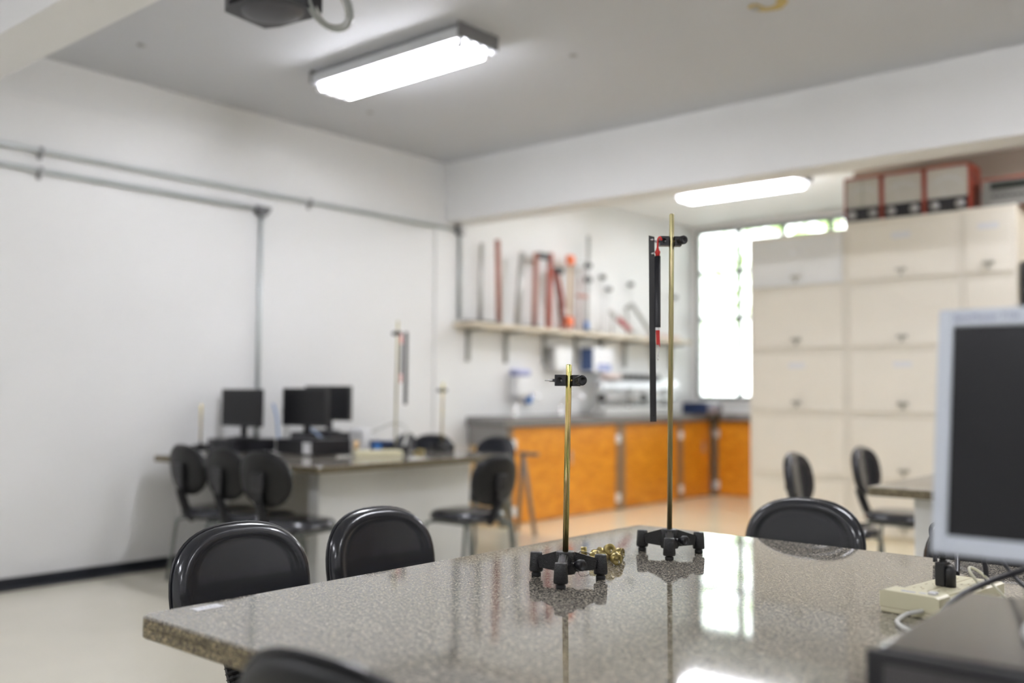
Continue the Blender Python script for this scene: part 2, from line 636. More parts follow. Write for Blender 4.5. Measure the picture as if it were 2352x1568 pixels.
fx0 = make_fixture('twin of the ceiling lights, four bare tubes, in front of the beam', (-4.29, 3.93, ZC))
fx0['label'] = 'four-tube fluorescent light on the ceiling in front of the crossbeam'
dup(fx0, 'fluorescent light partly hidden beyond the crossbeam, over the wall shelf bay', (-4.32, 8.40, ZC))
for x, y, lb in ((-0.75, 3.93, 'fluorescent light above the granite table in front'), (2.8, 3.93, 'fluorescent light near the right wall, middle bay'),
                 (-4.29, -1.2, 'fluorescent light in the bay behind the camera, left wall side'), (-0.75, -1.2, 'fluorescent light behind the camera, middle of the bay'),
                 (2.8, -1.2, 'fluorescent light behind the camera, right wall side'), (-0.75, 7.55, 'fluorescent light hidden behind the beam above the steel cabinets')):
    dup(fx0, lb, (x, y, ZC))

# ------------------------------------------------------------------ conduits on the left wall
def clip(parent, y, z):
    MB().box(XL+.002, XL+.046, y-.012, y+.012, z-.026, z+.022, bev=.004).box(XL+.002, XL+.012, y-.012, y+.012, z-.055, z-.02).build('clip', mat('grey_clip', (0.27, 0.27, 0.27), 0.45, 0.3), parent)

c = MB().tube([(XL+.026, YF+.02, 2.64), (XL+.026, 6.225, 2.64)], .016, 10)
t = tag(c.build('conduit', CONDM), 'upper grey metal conduit running along the left wall to its corner', 'conduit')
clip(t, 2.556, 2.64)
clip(t, 4.60, 2.64)
c = MB().tube([(XL+.026, YF+.02, 2.518), (XL+.026, 4.10, 2.518)], .016, 10)
t = tag(c.build('conduit', CONDM), 'lower grey metal conduit on the left wall ending at a dark junction box', 'conduit')
clip(t, 2.556, 2.518)
bx = MB()
bx.prism([(4.105, 2.535), (4.225, 2.535), (4.215, 2.505), (4.185, 2.470), (4.135, 2.470), (4.105, 2.495)], XL+.002, XL+.06, 'x')
single('junction_box', bx, BOXG, 'dark grey junction box where two conduits meet on the left wall', 'junction box')
c = MB().tube([(XL+.026, 4.16, 2.47), (XL+.026, 4.16, .80)], .0165, 10)
t = tag(c.build('conduit', CONDM), 'vertical grey conduit dropping from junction box to the computers', 'conduit')
c = MB().tube([(XL+.024, 6.285, 2.60), (XL+.024, 6.285, 1.83)], .017, 10)
tag(c.build('conduit', CONDM), 'vertical grey conduit between white wall sensor and shelf', 'conduit')
c = MB()
c.box(XL+.002, XL+.05, 6.23, 6.32, 2.60, 2.685, bev=.01)
t = tag(c.build('wall_sensor', BOXG), 'round white sensor in the corner under the crossbeam', 'sensor')
MB().lathe([(.030, 0), (.040, .012), (.036, .032), (.02, .046), (0, .05)], 20, tr(XL+.05, 6.29, 2.648) @ rot('Y', 90)).build('dome', WHITEP, t)

# ------------------------------------------------------------------ near granite table
TT = 0.75
def rounded_rect(x0, x1, y0, y1, r, n=6):
    out = []
    for cx, cy, a0 in ((x1-r, y1-r, 0), (x0+r, y1-r, 90), (x0+r, y0+r, 180), (x1-r, y0+r, 270)):
        for k in range(n+1):
            a = math.radians(a0+90*k/n)
            out.append((cx+r*math.cos(a), cy+r*math.sin(a)))
    return out


def slab(x0, x1, y0, y1, z0, z1, r=.025):
    """stone top: polished upper face (mat 0), dull edge (mat 1) with a glue seam recessed half way"""
    mb = MB()
    b = mb.bm
    zs = [(z1, -.004), (z1-.004, 0), (z0+(z1-z0)*.52+.0012, 0), (z0+(z1-z0)*.52, -.002), (z0+(z1-z0)*.52-.0012, 0), (z0+.003, 0), (z0, -.003)]
    rings = []
    for z, d in zs:
        rings.append([b.verts.new((x, y, z)) for x, y in rounded_rect(x0-d, x1+d, y0-d, y1+d, r+d if r+d > .002 else .002)])
    n = len(rings[0])
    for i in range(len(rings)-1):
        for j in range(n):
            q = (j+1) % n
            f = b.faces.new((rings[i][j], rings[i][q], rings[i+1][q], rings[i+1][j]))
            f.material_index = 0 if i == 0 else 1
    f = b.faces.new(rings[0])
    f.material_index = 0
    f = b.faces.new(rings[-1][::-1])
    f.material_index = 1
    return mb


def table(label, x0, x1, y0, y1, peds, shear=0.0):
    t = thing('lab_table', label, 'table', ((x0+x1)/2, (y0+y1)/2, 0))
    M = tr(-(x0+x1)/2, -(y0+y1)/2, 0)
    mb = slab(x0, x1, y0, y1, TT-.042, TT)
    for v in mb.bm.verts:
        v.co.y += shear*(v.co.x-x1)
        v.co = M @ v.co
    mb.build('tabletop', [GR, GE], t)
    for (a, b2, c2, d) in peds:
        MB().box(a, b2, c2, d, 0, TT-.042, M, bev=.004, seg=1).build('pedestal', PEDM, t)
    return t

table('long speckled granite lab table in front carrying both big rod stands', -1.755, 1.35, .956, 2.698,
      [(-1.25, -1.13, 1.30, 2.40), (.75, .87, 1.30, 2.40)])
table('granite table against the left wall holding three black monitors', -5.95, -4.41, 3.465, 5.15,
      [(-4.80, -4.70, 3.70, 5.04), (-5.92, -5.82, 3.8, 4.9)], .10)
table('granite table at the right in front of the beige steel cabinets', -1.70, 1.30, 4.562, 6.30,
      [(-1.53, -1.41, 4.70, 6.15), (.9, 1.02, 4.70, 6.15)])

# label stickers on table corners
lb = MB().prism([(-.0, -.0), (.028, 0), (.028, .060), (0, .060)], 0, .0006)
lab = lb.build('table_label', PAPER, None)
lab.location = (-1.726, 1.048, TT+.0002)
lab.rotation_euler = (0, 0, 0)
tag(lab, 'small white paper label stuck on the near left corner of the granite table', 'label')
mk = MB()
for (x, y, w, h) in ((.022, .026, .003, .010), (.022, .033, .014, .003), (.034, .026, .003, .010), (.026, .047, .010, .003), (.022, .064, .014, .003), (.022, .064, .003, .012), (.034, .076, .003, .010)):
    mk.box(x*.5-.002, (x+w)*.5-.002, y*.56, (y+h)*.56, .0006, .0009)
mk.build('faded_marks', GREYINK, lab)

# ------------------------------------------------------------------ chairs
def sup(a, n=2.7):
    c, s = math.cos(a), math.sin(a)
    return (abs(c)**(2/n)*(1 if c >= 0 else -1), abs(s)**(2/n)*(1 if s >= 0 else -1))


def pad_mesh(hw, hh, prof, curve, n=48, taper=-0.03, ex=2.45):
    """rings in x,z plane; prof list of (scale, y); curve bends with x"""
    mb = MB()
    b = mb.bm
    rings = []
    for s, y in prof:
        if s < 1e-6:
            rings.append([b.verts.new((0, y, 0))])
            continue
        ring = []
        for j in range(n):
            cx, cz = sup(2*PI*j/n, ex)
            x, z = hw*s*cx, hh*s*cz
            x *= 1 + taper*(z/hh)*0.5
            ring.append(b.verts.new((x, y + curve*x*x, z)))
        rings.append(ring)
    fs = []
    for a, c in zip(rings[:-1], rings[1:]):
        for j in range(n):
            q = (j+1) % n
            if len(a) == 1:
                fs.append(b.faces.new((a[0], c[j], c[q])))
            elif len(c) == 1:
                fs.append(b.faces.new((a[j], a[q], c[0])))
            else:
                fs.append(b.faces.new((a[j], a[q], c[q], c[j])))
    mb._fin(fs, True)
    return mb


def outline(hw, hh, s, y, curve, n=48, taper=-0.03, ex=2.45):
    out = []
    for j in range(n+1):
        cx, cz = sup(2*PI*j/n, ex)
        x, z = hw*s*cx, hh*s*cz
        x *= 1 + taper*(z/hh)*0.5
        out.append((x, y+curve*x*x, z))
    return out


def make_chair(label, loc, rotz, group, drop=0.0):
    t = thing('office_chair', label, 'chair', loc, rotz, group)
    Bm = tr(0, -.235, .694-drop) @ rot('X', 9)
    hw, hh, cv = .198, .153, 0.55
    b = pad_mesh(hw, hh, [(0, .026), (.45, .026), (.66, .0255), (.74, .024), (.79, .0265), (.86, .0285), (.93, .025), (.98, .012), (1.0, 0.0), (.985, -.004), (.5, -.004), (0, -.004)], cv)
    for v in b.bm.verts:
        v.co = Bm @ v.co
    back = b.build('backrest', VINYL, t)
    p = MB().tube([Bm @ Vector(q) for q in outline(hw, hh, 1.004, -.003, cv)], .0035, 6, caps=False)
    p.build('piping', BLKP, back)
    sh = pad_mesh(hw, hh, [(0, -.028), (.55, -.028), (.85, -.025), (.95, -.018), (.985, -.006), (.98, -.003), (0, -.0035)], cv)
    for v in sh.bm.verts:
        v.co = Bm @ v.co
    sh.build('back_shell', SHELLP, t)
    # seat
    sm = pad_mesh(.208, .21, [(0, .052), (.5, .052), (.8, .050), (.92, .042), (.98, .026), (1.0, .012), (.985, .0), (.9, -.008), (0, -.010)], 0.0, taper=0.05, ex=3.0)
    Sm = Matrix(((1, 0, 0, 0), (0, 0, 1, 0.0), (0, 1, 0, .405), (0, 0, 0, 1)))
    for v in sm.bm.verts:
        v.co = Sm @ v.co
    sm.build('seat', VINYL, t)
    # flat support bar, bent
    path = spline([(0, -.02, .388), (0, -.13, .386), (0, -.185, .400), (0, -.225, .45), (0, -.262, .55-drop), (0, -.276, .69-drop)], 5)
    bar = MB()
    for a, c2 in zip(path[:-1], path[1:]):
        d = (c2-a).normalized()
        nn = Vector((1, 0, 0)).cross(d)*.005
        vs = [bar.bm.verts.new(a + Vector((sx*.027, 0, 0)) + s*nn) for sx in (-1, 1) for s in (-1, 1)]
        ws = [bar.bm.verts.new(c2 + Vector((sx*.027, 0, 0)) + s*nn) for sx in (-1, 1) for s in (-1, 1)]
        for i, j in ((0, 1), (1, 3), (3, 2), (2, 0)):
            bar.bm.faces.new((vs[i], vs[j], ws[j], ws[i]))
    bar.build('support_bar', BARM, t)
    MB().box(-.045, .045, -.288, -.268, .63-drop, .73-drop, bev=.006).build('back_bracket', BLKP, t)
    # accordion sleeve at the bend
    bl = MB()
    rs, ps = [], []
    sl = spline([(0, -.170, .392), (0, -.210, .43), (0, -.242, .50), (0, -.268, .58-drop)], 12)
    for i, q in enumerate(sl):
        ps.append(q)
        rs.append(.030 if i % 2 else .0235)
    bl.tube(ps, rs, 12, smooth=False)
    bl.build('bellows_sleeve', RUBBER, t)
    MB().box(-.10, .10, -.10, .10, .375, .396, bev=.004).build('seat_plate', BARM, t)
    for sx in (-1, 1):
        MB().tube([(sx*.15, -.16, .385), (sx*.15, .16, .385)], .010, 8).build('side_rail', LEGM, t)
        for sy in (-1, 1):
            MB().tube(spline([(sx*.13, sy*.13, .385), (sx*.175, sy*.175, .372), (sx*.183, sy*.190, .33), (sx*.200, sy*.225, .012)], 4), .011, 10).tube([(sx*.200, sy*.225, .014), (sx*.2005, sy*.2255, 0)], .0135, 10).build('leg', LEGM, t)
    return t

G1 = 'black padded chairs around the lab tables'
ch = make_chair('shiny black padded chair at the left side of granite table nearest its white label', (-1.865, 1.41, 0), -PI/2, G1)
dup(ch, 'black padded chair at the left side of granite table, farther from its white label', (-1.865, 1.87, 0), -PI/2, G1)
dup(ch, 'black padded chair facing us across the granite table beside the tall stand', (-1.305, 2.735, 0), PI, G1)
dup(ch, 'black padded chair mostly hidden behind the silver monitor at the granite table', (-.735, 2.735, 0), PI, G1)
make_chair('black chair at the near side of the granite table, only its back top showing', (-.942, .995, 0), math.radians(2), G1, drop=-.020)
G2 = 'black chairs at the computer table by the left wall'
dup(ch, 'black chair with its back to us nearest the left wall at the computer table', (-5.36, 3.44, 0), math.radians(-2), G2)
dup(ch, 'middle of the three black chairs with backs to us at the computer table', (-4.955, 3.44, 0), 0, G2)
dup(ch, 'black chair with its back to us next to white pedestal at the computer table', (-4.535, 3.40, 0), math.radians(7), G2)
dup(ch, 'black chair behind the computer table, top of its back beside the tall rod', (-5.78, 5.13, 0), PI-.35, G2)
dup(ch, 'black chair behind the computer table, its back beyond the short rod', (-5.345, 5.14, 0), PI+.30, G2)
dup(ch, 'black chair behind the computer table against the grey counter end', (-4.89, 5.30, 0), PI, G2)
make_chair('black chair with grey legs at the free end of the computer table, facing the wall', (-4.12, 4.40, 0), PI/2, G2, drop=.045)
G3 = 'black chairs at the end of the right table'
dup(ch, 'black chair before the beige cabinets, farther from the right granite table corner', (-2.15, 5.33, 0), -PI/2+.1, G3)
dup(ch, 'black chair right at the end of the right granite table, seat showing', (-2.10, 6.22, 0), -PI/2, G3)

# ------------------------------------------------------------------ rod stands
LEGA = (math.radians(178), math.radians(-59), math.radians(59))


def make_stand(label, loc, rod_h, group, lean=(0, 0), rotz=0.0, zinc=None):
    t = thing('rod_stand', label, 'lab stand', loc, rotz, group)
    b = MB()
    b.lathe([(0, .018), (.023, .018), (.0245, .022), (.0225, .055), (.0215, .0665), (.0205, .068), (0, .068)], 28)
    for a in LEGA:
        M = rot('Z', math.degrees(a))
        b.prism([(.012, .022), (.070, .024), (.075, .048), (.020, .064), (.012, .064)], -.0105, .0105, 'y', M)
        b.prism([(.014, .058), (.074, .043), (.076, .049), (.02, .0665)], -.006, .006, 'y', M)
        b.lathe([(0, .012), (.0155, .012), (.0165, .016), (.0140, .054), (.0128, .0565), (0, .0565)], 22, M @ tr(.088, 0, 0))
    b.build('tripod_base', CAST, t)
    for a in LEGA:
        x, y = .088*math.cos(a), .088*math.sin(a)
        MB().lathe([(0, 0), (.0108, 0), (.0112, .003), (.0112, .008), (.0075, .0105), (.0075, .0125), (0, .0125)], 18, tr(x, y, 0)).build('rubber_foot', RUBBER, t)
    k = MB().lathe([(0, 0), (.006, 0), (.0075, .004), (.0075, .008), (.0125, .012), (.0130, .022), (.0118, .0245), (.008, .0245), (.0075, .0235), (0, .0235)], 24,
                   tr(.033, -.006, .043) @ rot('Z', -8) @ rot('Y', 90)).build('knob', BLKP, t)
    MB().cyl((.015, -.004, .043), (.036, -.0063, .043), .0034, n=12).build('screw', STEELP, k)
    r = MB()
    lx, ly = lean
    r.tube([(0, 0, .05), (lx*.98, ly*.98, rod_h-.002), (lx, ly, rod_h)], [.0068, .0068, .0058], 28)
    r.build('rod', zinc or ZINC, t)
    return t


RT = Vector((.759, .651, 0))      # direction across the view along which the clamps lie
G4 = 'rod stands on the lab tables'
st1 = make_stand('short yellow zinc rod stand on black tripod base in front of brass weights', (-1.354, 1.774, TT), .4955, G4, (.0050, .0043))
st2 = make_stand('tall yellow zinc rod stand with spring scale on the granite table', (-1.371, 2.255, TT), .9185, G4, (.0054, .0046), 0.0, ZINCD)
dup(st2, 'tall rod stand on the computer table by the left wall', (-4.93, 4.53, TT), .3, G4)
dup(st1, 'short rod stand at the far corner of the computer table', (-4.90, 4.95, TT), .2, G4)
make_stand('small rod stand standing in front of the leftmost computer case', (-5.85, 3.60, TT), .33, G4)
dup(st1, 'short rod stand on the right granite table half hidden by silver monitor', (-1.30, 4.69, TT), .0, G4)


def hole_block(mb, x0, x1, y0, y1, z0, z1, hx, hz, hr, depth, n=24):
    """box with a round blind hole in its y0 face"""
    b = mb.bm
    sq, ci, cb = [], [], []
    for j in range(n):
        a = 2*PI*j/n
        c, s = math.cos(a), math.sin(a)
        k = 1/max(abs(c), abs(s))
        px = hx + (c*k)*((x1-hx) if c > 0 else (hx-x0))
        pz = hz + (s*k)*((z1-hz) if s > 0 else (hz-z0))
        sq.append(b.verts.new((min(max(px, x0), x1), y0, min(max(pz, z0), z1))))
        ci.append(b.verts.new((hx+hr*c, y0, hz+hr*s)))
        cb.append(b.verts.new((hx+hr*c, y0+depth, hz+hr*s)))
    bk = [b.verts.new((v.co.x, y1, v.co.z)) for v in sq]
    fs = []
    for j in range(n):
        q = (j+1) % n
        fs += [b.faces.new((sq[j], sq[q], ci[q], ci[j])), b.faces.new((ci[j], ci[q], cb[q], cb[j])), b.faces.new((sq[q], sq[j], bk[j], bk[q]))]
    fs += [b.faces.new(cb), b.faces.new(bk)]
    mb._fin(fs)
    return mb


def make_clamp(label, loc, ang, pin=True, group=None):
    """local x runs across the view, -y faces the viewer; rod passes at the origin"""
    t = thing('rod_clamp', label, 'clamp', loc, ang, group)
    b = MB()
    hole_block(b, -.0325, -.0085, -.0125, .0125, -.0128, .0128, -.0225, .0005, .0064, .011)
    b.prism([(-.0085, -.0125), (-.0035, .0045), (.0045, .0085), (.0045, .0125), (-.0085, .0125)], -.0128, .0128)
    b.prism([(.0045, .0085), (.0085, -.0105), (.026, -.0125), (.026, .0125), (.0045, .0125)], -.0132, .0125)
    b.build('clamp_block', BLKA, t)
    k = MB()
    prof = [(0, 0), (.0070, 0), (.0072, .004), (.0078, .006), (.0102, .012), (.0110, .017), (.0112, .025), (.0105, .0265), (.0058, .0265), (.0056, .0225), (0, .0225)]
    k.lathe(prof, 36, tr(.018, -.010, 0) @ rot('Z', -62) @ rot('Y', 90))
    kb = k.build('thumb_knob', BLKP, t)
    rg = MB()
    for j in range(22):
        a = 2*PI*j/22
        rg.box(-.0007, .0007, -.0007, .0007, .0125, .0235, tr(.018, -.010, 0) @ rot('Z', -62) @ rot('Y', 90) @ rot('Z', math.degrees(a)) @ tr(.0112, 0, 0))
    rg.build('knurling', BLKP, kb)
    MB().cyl((.0045, -.004, 0), (.012, -.004, 0), .0022, n=10).build('screw', BRASS, t)
    MB().cyl((-.0185, -.004, -.001), (-.0165, -.0105, -.001), .0024, n=10).build('screw', STEELP, t)
    if pin:
        MB().tube([(-.0325, 0, 0), (-.0435, 0, 0), (-.044, 0, 0), (-.0455, 0, 0), (-.0458, 0, 0), (-.0548, 0, 0), (-.056, 0, 0)], [.0034, .0034, .0030, .0030, .0017, .0017, .0008], 14).build('pin', STEELP, t)
    return t


AV = math.atan2(.651, .759)
G5 = 'black rod clamps'
make_clamp('black clamp with steel pin on the short rod', (-1.354+.0046, 1.774+.0040, 1.2085), AV, True, G5)
make_clamp('black clamp with thumb knob high on the tall rod', (-1.371+.0042, 2.255+.0036, 1.5935), AV, True, G5)
G6 = 'clamps on the computer table stands'
cl3 = make_clamp('small dark clamp high on the tall rod of the computer table', (-4.93, 4.53, 1.58), AV+PI, True, G6)
dup(cl3, 'small dark clamp on top of the short rod of the computer table', (-4.90, 4.95, 1.19), AV, G6)

# flat black bar hanging from the clamp pin
fwd = Vector((-.651, .759, 0))
p0 = Vector((-1.371, 2.255, 0)) - RT*.0500 - fwd*.010
Mb = Matrix((( RT.x, fwd.x, 0, p0.x), (RT.y, fwd.y, 0, p0.y), (0, 0, 1, 1.599), (0, 0, 0, 1)))
bar = MB()
bar.prism([(-.0075, .0085), (.0080, .0045), (.0135, -.495), (-.0035, -.495)], -.002, .002, 'y', Mb)
t = tag(bar.build('flat_bar', BLKSTRIP), 'long flat black bar hanging left of the spring scale from the tall stand', 'bar')
for z, x in ((-.003, .002), (-.036, .004), (-.478, .005)):
    pass
MB().cyl(Mb @ Vector((.004, -.004, -.0035)), Mb @ Vector((-.003, -.004, -.0045)), .0027, n=12).build('bolt', STEELP, t)
MB().cyl(Mb @ Vector((.0075, -.006, -.0405)), Mb @ Vector((-.001, -.006, -.043)), .0032, n=12).build('bolt', STEELP, t)
MB().lathe([(0, 0), (.0018, 0), (.0018, .0006), (0, .0006)], 12, Mb @ tr(.006, -.0021, -.478) @ rot('X', 90)).build('hole', RUBBER, t)

# spring scale
p1 = Vector((-1.371, 2.255, 0)) - RT*.0335 - fwd*.012
D = lambda x, y, z: p1 + RT*x + fwd*y + Vector((0, 0, z))
t = thing('spring_scale', 'black and red tubular spring scale hanging beside the tall rod', 'spring scale', D(0, 0, 1.562))
Ml = tr(*D(0, 0, 0)) 
Mi = tr(*(-D(0, 0, 1.562)))
MB().lathe([(0, 1.358), (.0078, 1.358), (.0080, 1.36), (.0080, 1.551), (0, 1.551)], 24, Mi @ Ml).build('barrel', BLKA, t)
MB().lathe([(0, 1.551), (.0062, 1.551), (.0062, 1.557), (.0074, 1.559), (.0074, 1.564), (.0046, 1.568), (.0034, 1.574), (0, 1.574)], 20, Mi @ Ml).tube(
    [Mi @ Vector(q) for q in spline([D(0, 0, 1.572), D(.0005, 0, 1.590), D(.002, 0, 1.6), D(.007, 0, 1.603), D(.011, 0, 1.594)], 5)], .0026, 10).build('top_hook', REDP, t)
MB().lathe([(0, 1.350), (.0060, 1.350), (.0064, 1.352), (.0064, 1.3585), (0, 1.3585)], 20, Mi @ Ml).build('collar', WHITEP, t)
red = MB().prism([(-.0052, 1.3505), (.0052, 1.3505), (.0064, 1.304), (.0035, 1.309), (-.0035, 1.312)], -.0028, .0028, 'y',
                 Mi @ Matrix(((RT.x, fwd.x, 0, D(0, 0, 0).x), (RT.y, fwd.y, 0, D(0, 0, 0).y), (0, 0, 1, 0), (0, 0, 0, 1)))).build('plunger', REDP, t)
MB().tube([Mi @ Vector(q) for q in spline([D(.002, -.002, 1.312), D(.0045, -.002, 1.300), D(.0020, -.002, 1.285), D(.0035, -.002, 1.276), D(.0005, -.002, 1.270), D(-.0015, -.002, 1.277), D(.0005, -.002, 1.284), D(.0035, -.002, 1.297), D(.0015, -.002, 1.308)], 6)], .0011, 8).build('hook', CHROME, t)

# spring scales at the computer table
t = thing('spring_scale', 'red topped spring scale on the computer table stand', 'spring scale', (-4.93+.759*.035+.009, 4.53+.651*.035-.012, 1.55))
MB().cyl((0, 0, -.045), (0, 0, -.25), .009, n=12).build('barrel', BLKA, t)
MB().cyl((0, 0, .02), (0, 0, -.045), .007, n=10).build('top_hook', REDP, t)
MB().cyl((0, 0, -.25), (0, 0, -.31), .006, n=10).build('plunger', REDP, t)
bar = MB().box(-.012, .012, -.002, .002, -.50, .0, bev=.001)
o = single('flat_bar', bar, BLKSTRIP, 'flat dark bar hanging at the right of the computer table tall rod', 'bar')
o.location = (-4.93+.759*.066, 4.53+.651*.066, 1.59)
o.rotation_euler = (0, 0, AV)

# ------------------------------------------------------------------ brass weights
def make_mass(label, loc, e, group, r=.0148, h=.015):
    t = thing('brass_weight', label, 'weight', loc, 0, group)
    t.rotation_euler = e
    MB().lathe([(0, -h/2), (r-.0006, -h/2), (r, -h/2+.0006), (r, h/2-.0006), (r-.0006, h/2), (r*.35, h/2), (r*.33, h/2-.0006), (0, h/2-.0006)], 32).build('disc', BRASS, t)
    MB().tube(spline([(0, 0, h/2-.001), (0, 0, h/2+.005), (.003, 0, h/2+.008), (.0065, 0, h/2+.005), (.005, 0, h/2+.001)], 5), .0009, 8).build('hook', STEELP, t)
    MB().tube(spline([(0, 0, -h/2+.001), (0, 0, -h/2-.004), (-.003, 0, -h/2-.007), (-.0055, 0, -h/2-.004)], 5), .0009, 8).build('hook', STEELP, t)
    return t

G7 = 'brass hook weights behind the short stand'
yw = math.atan2(-.759, .651)      # heading from the weights towards the camera
def facing(tilt, yaw):
    return (0, math.radians(90-tilt), yw+math.radians(yaw))
ms = make_mass('brass weight standing upright on top of the pile, flat face to us', (-1.424, 2.051, TT+.031), facing(10, 12), G7)
masses = [('brass weight at the right end of the pile, hook touching the table', (-1.385, 2.025, TT+.0155), facing(-14, 26)),
          ('brass weight lying in the middle of the pile beside the stand foot', (-1.420, 2.014, TT+.0150), facing(35, -40)),
          ('brass weight on its rim seen edge-on in the middle of the pile', (-1.437, 1.998, TT+.0148), facing(0, 78)),
          ('brass weight leaning behind the edge-on one, pale rim up', (-1.452, 2.030, TT+.0165), facing(60, 30)),
          ('brass weight lying flat by the tripod hub at the left end of the pile', (-1.492, 2.003, TT+.0078), (0, 0, 1.0)),
          ('small brass weight standing edge-on at the back left of the pile', (-1.505, 2.052, TT+.0148), facing(4, 85)),
          ('brass weight under the upright one, half hidden', (-1.448, 2.078, TT+.0150), facing(8, -55)),
          ('brass weight behind the right end weight, only its rim showing', (-1.425, 2.100, TT+.0148), facing(0, 60)),
          ('brass weight lying on its side behind the middle of the pile', (-1.468, 2.072, TT+.0152), facing(20, -75))]
for lbl, loc, e in masses:
    o = dup(ms, lbl, loc, 0, G7)
    o.rotation_euler = e
cd = MB().tube(spline([(-1.475, 1.985, TT+.020), (-1.462, 1.978, TT+.030), (-1.448, 1.985, TT+.029), (-1.444, 2.0, TT+.02), (-1.458, 2.002, TT+.016), (-1.475, 1.985, TT+.018)], 6), .0010, 8)
single('cord_loop', cd, CABLEK, 'thin dark cord loop lying over the brass weights', 'cord')
G8 = 'brass weights on the computer table'
for i, (x, y, e) in enumerate(((-4.86, 4.66, (0, 0, 0)), (-4.83, 4.70, (0, 1.57, .6)), (-4.88, 4.71, (0, 1.57, 2.0)))):
    o = dup(ms, ('brass weight lying flat between the computer table stands', 'brass weight on its rim nearest the short stand of the computer table', 'brass weight on its rim behind the others on the computer table')[i], (x, y, TT+(.0078 if i == 0 else .0148)), 0, G8)
    o.rotation_euler = e

# ------------------------------------------------------------------ power strip with plug, near right
def make_strip(label, loc, rotz, group=None):
    t = thing('power_strip', label, 'power strip', loc, rotz, group)
    b = MB()
    b.prism([(0, .012), (.118, .012), (.118, .0415), (.110, .0445), (.008, .0445), (0, .0415)], 0, .052, 'y')
    b.prism([(0, .012), (.118, .012), (.118, .033), (.112, .0355), (.006, .0355), (0, .033)], .052, .315, 'y')
    b.build('cover', CREAM, t)
    MB().box(0, .118, .001, .314, 0, .0112, bev=.003).build('bottom_tray', CREAM, t)
    MB().box(.0008, .1172, .0018, .3132, .0108, .0124).build('seam', CREAM2, t)
    pl = MB().box(.014, .104, .072, .300, .0355, .0385, bev=.0012).build('socket_panel', CREAM, t)
    sk = MB()
    for i in range(4):
        for jx in (.034, .084):
            y = .098+i*.054
            for dx2 in (-.009, .009):
                sk.box(jx+dx2-.0012, jx+dx2+.0012, y-.004, y+.004, .0383, .0388)
            sk.lathe([(0, 0), (.0022, 0), (.0022, .0003), (0, .0003)], 10, tr(jx, y+.012, .0385))
    sk.build('socket_slots', CREAM2, t)
    MB().box(.058, .060, .08, .295, .0383, .0387).build('panel_groove', CREAM2, t)
    MB().box(.088, .104, .018, .034, .0440, .050, bev=.002).build('switch', LABELM, t)
    MB().box(.036, .064, .016, .022, .0444, .0448).build('printed_mark', INKM, t)
    MB().box(.070, .084, .020, .028, .0444, .0452).build('indicator', LABELM, t)
    MB().tube(spline([(.086, .002, .0155), (.085, -.008, .0155), (.079, -.018, .0145), (.070, -.027, .011), (.065, -.038, .0065), (.066, -.055, .0047), (.078, -.085, .0047), (.11, -.12, .0047), (.16, -.14, .0047)], 6), .0045, 10).build('cord', CABLEW, t)
    return t

ang = math.atan2(1.943-1.957, -.594+.705)
ps = make_strip('cream power strip with a black plug, beside the desktop computer', (-.706, 1.957, TT), ang)
dup(ps, 'cream power strip at the right of the computer cases', (-4.99, 4.20, TT), -.45)
t = thing('power_plug', 'black angled plug with ribbed cord standing in the cream power strip', 'plug', (-.624, 2.106, TT+.0385), ang)
pb = MB()
pb.box(-.017, .003, -.014, .016, .001, .050, bev=.003)
pb.build('body', BLKP, t)
MB().tube([(.009, .0, .001), (.009, 0, .034), (.009, 0, .041), (.009, 0, .044)], [.0115, .0115, .008, .003], 20).build('grip', BLKP, t)
rl = MB()
for i in range(5):
    z = .0515+i*.0058
    rl.lathe([(0, z-.0015), (.0062+.0006*(4-i)*.6, z-.0015), (.0062+.0006*(4-i)*.6, z+.0012), (0, z+.0012)], 16, tr(-.005-.0008*i, 0, 0))
rl.tube([(-.005, 0, .048), (-.0085, 0, .082)], [.006, .0042], 12)
rl.build('strain_relief', RUBBER, t)
MB().tube(spline([(-.0085, 0, .08), (-.013, .002, .105), (-.030, .03, .128), (-.032, .06, .150), (.0, .08, .152), (.06, .03, .12), (.16, -.05, .04), (.25, -.10, .02), (.30, -.06, -.032)], 7), .0040, 10).build('cord', CABLEK, t)
# cables around
single('cable', MB().tube(spline([(-.562, 2.175, TT+.040), (-.566, 2.176, TT+.075), (-.570, 2.18, TT+.12), (-.53, 2.18, TT+.20), (-.44, 1.95, TT+.26), (-.35, 1.62, TT+.28)], 7), .0052, 10), CABLEK,
       'straight black cable rising from the power strip behind the silver monitor', 'cable')
single('cable', MB().tube(spline([(-.52, 1.52, TT+.005), (-.505, 1.58, TT+.03), (-.499, 1.64, TT+.072), (-.497, 1.74, TT+.090), (-.478, 1.80, TT+.104), (-.453, 1.84, TT+.116), (-.422, 1.86, TT+.130), (-.374, 1.85, TT+.158), (-.28, 1.75, TT+.20)], 7), .0052, 10), CABLEK,
       'black cable curving over the corner of the desktop computer', 'cable')
single('cable', MB().tube(spline([(-.395, 1.95, TT+.25), (-.405, 1.98, TT+.14), (-.40, 2.0, TT+.05), (-.36, 1.99, TT+.008), (-.25, 1.93, TT+.006)], 7), .0050, 10), CABLEK,
       'black cable dropping behind the desktop computer to the table', 'cable')
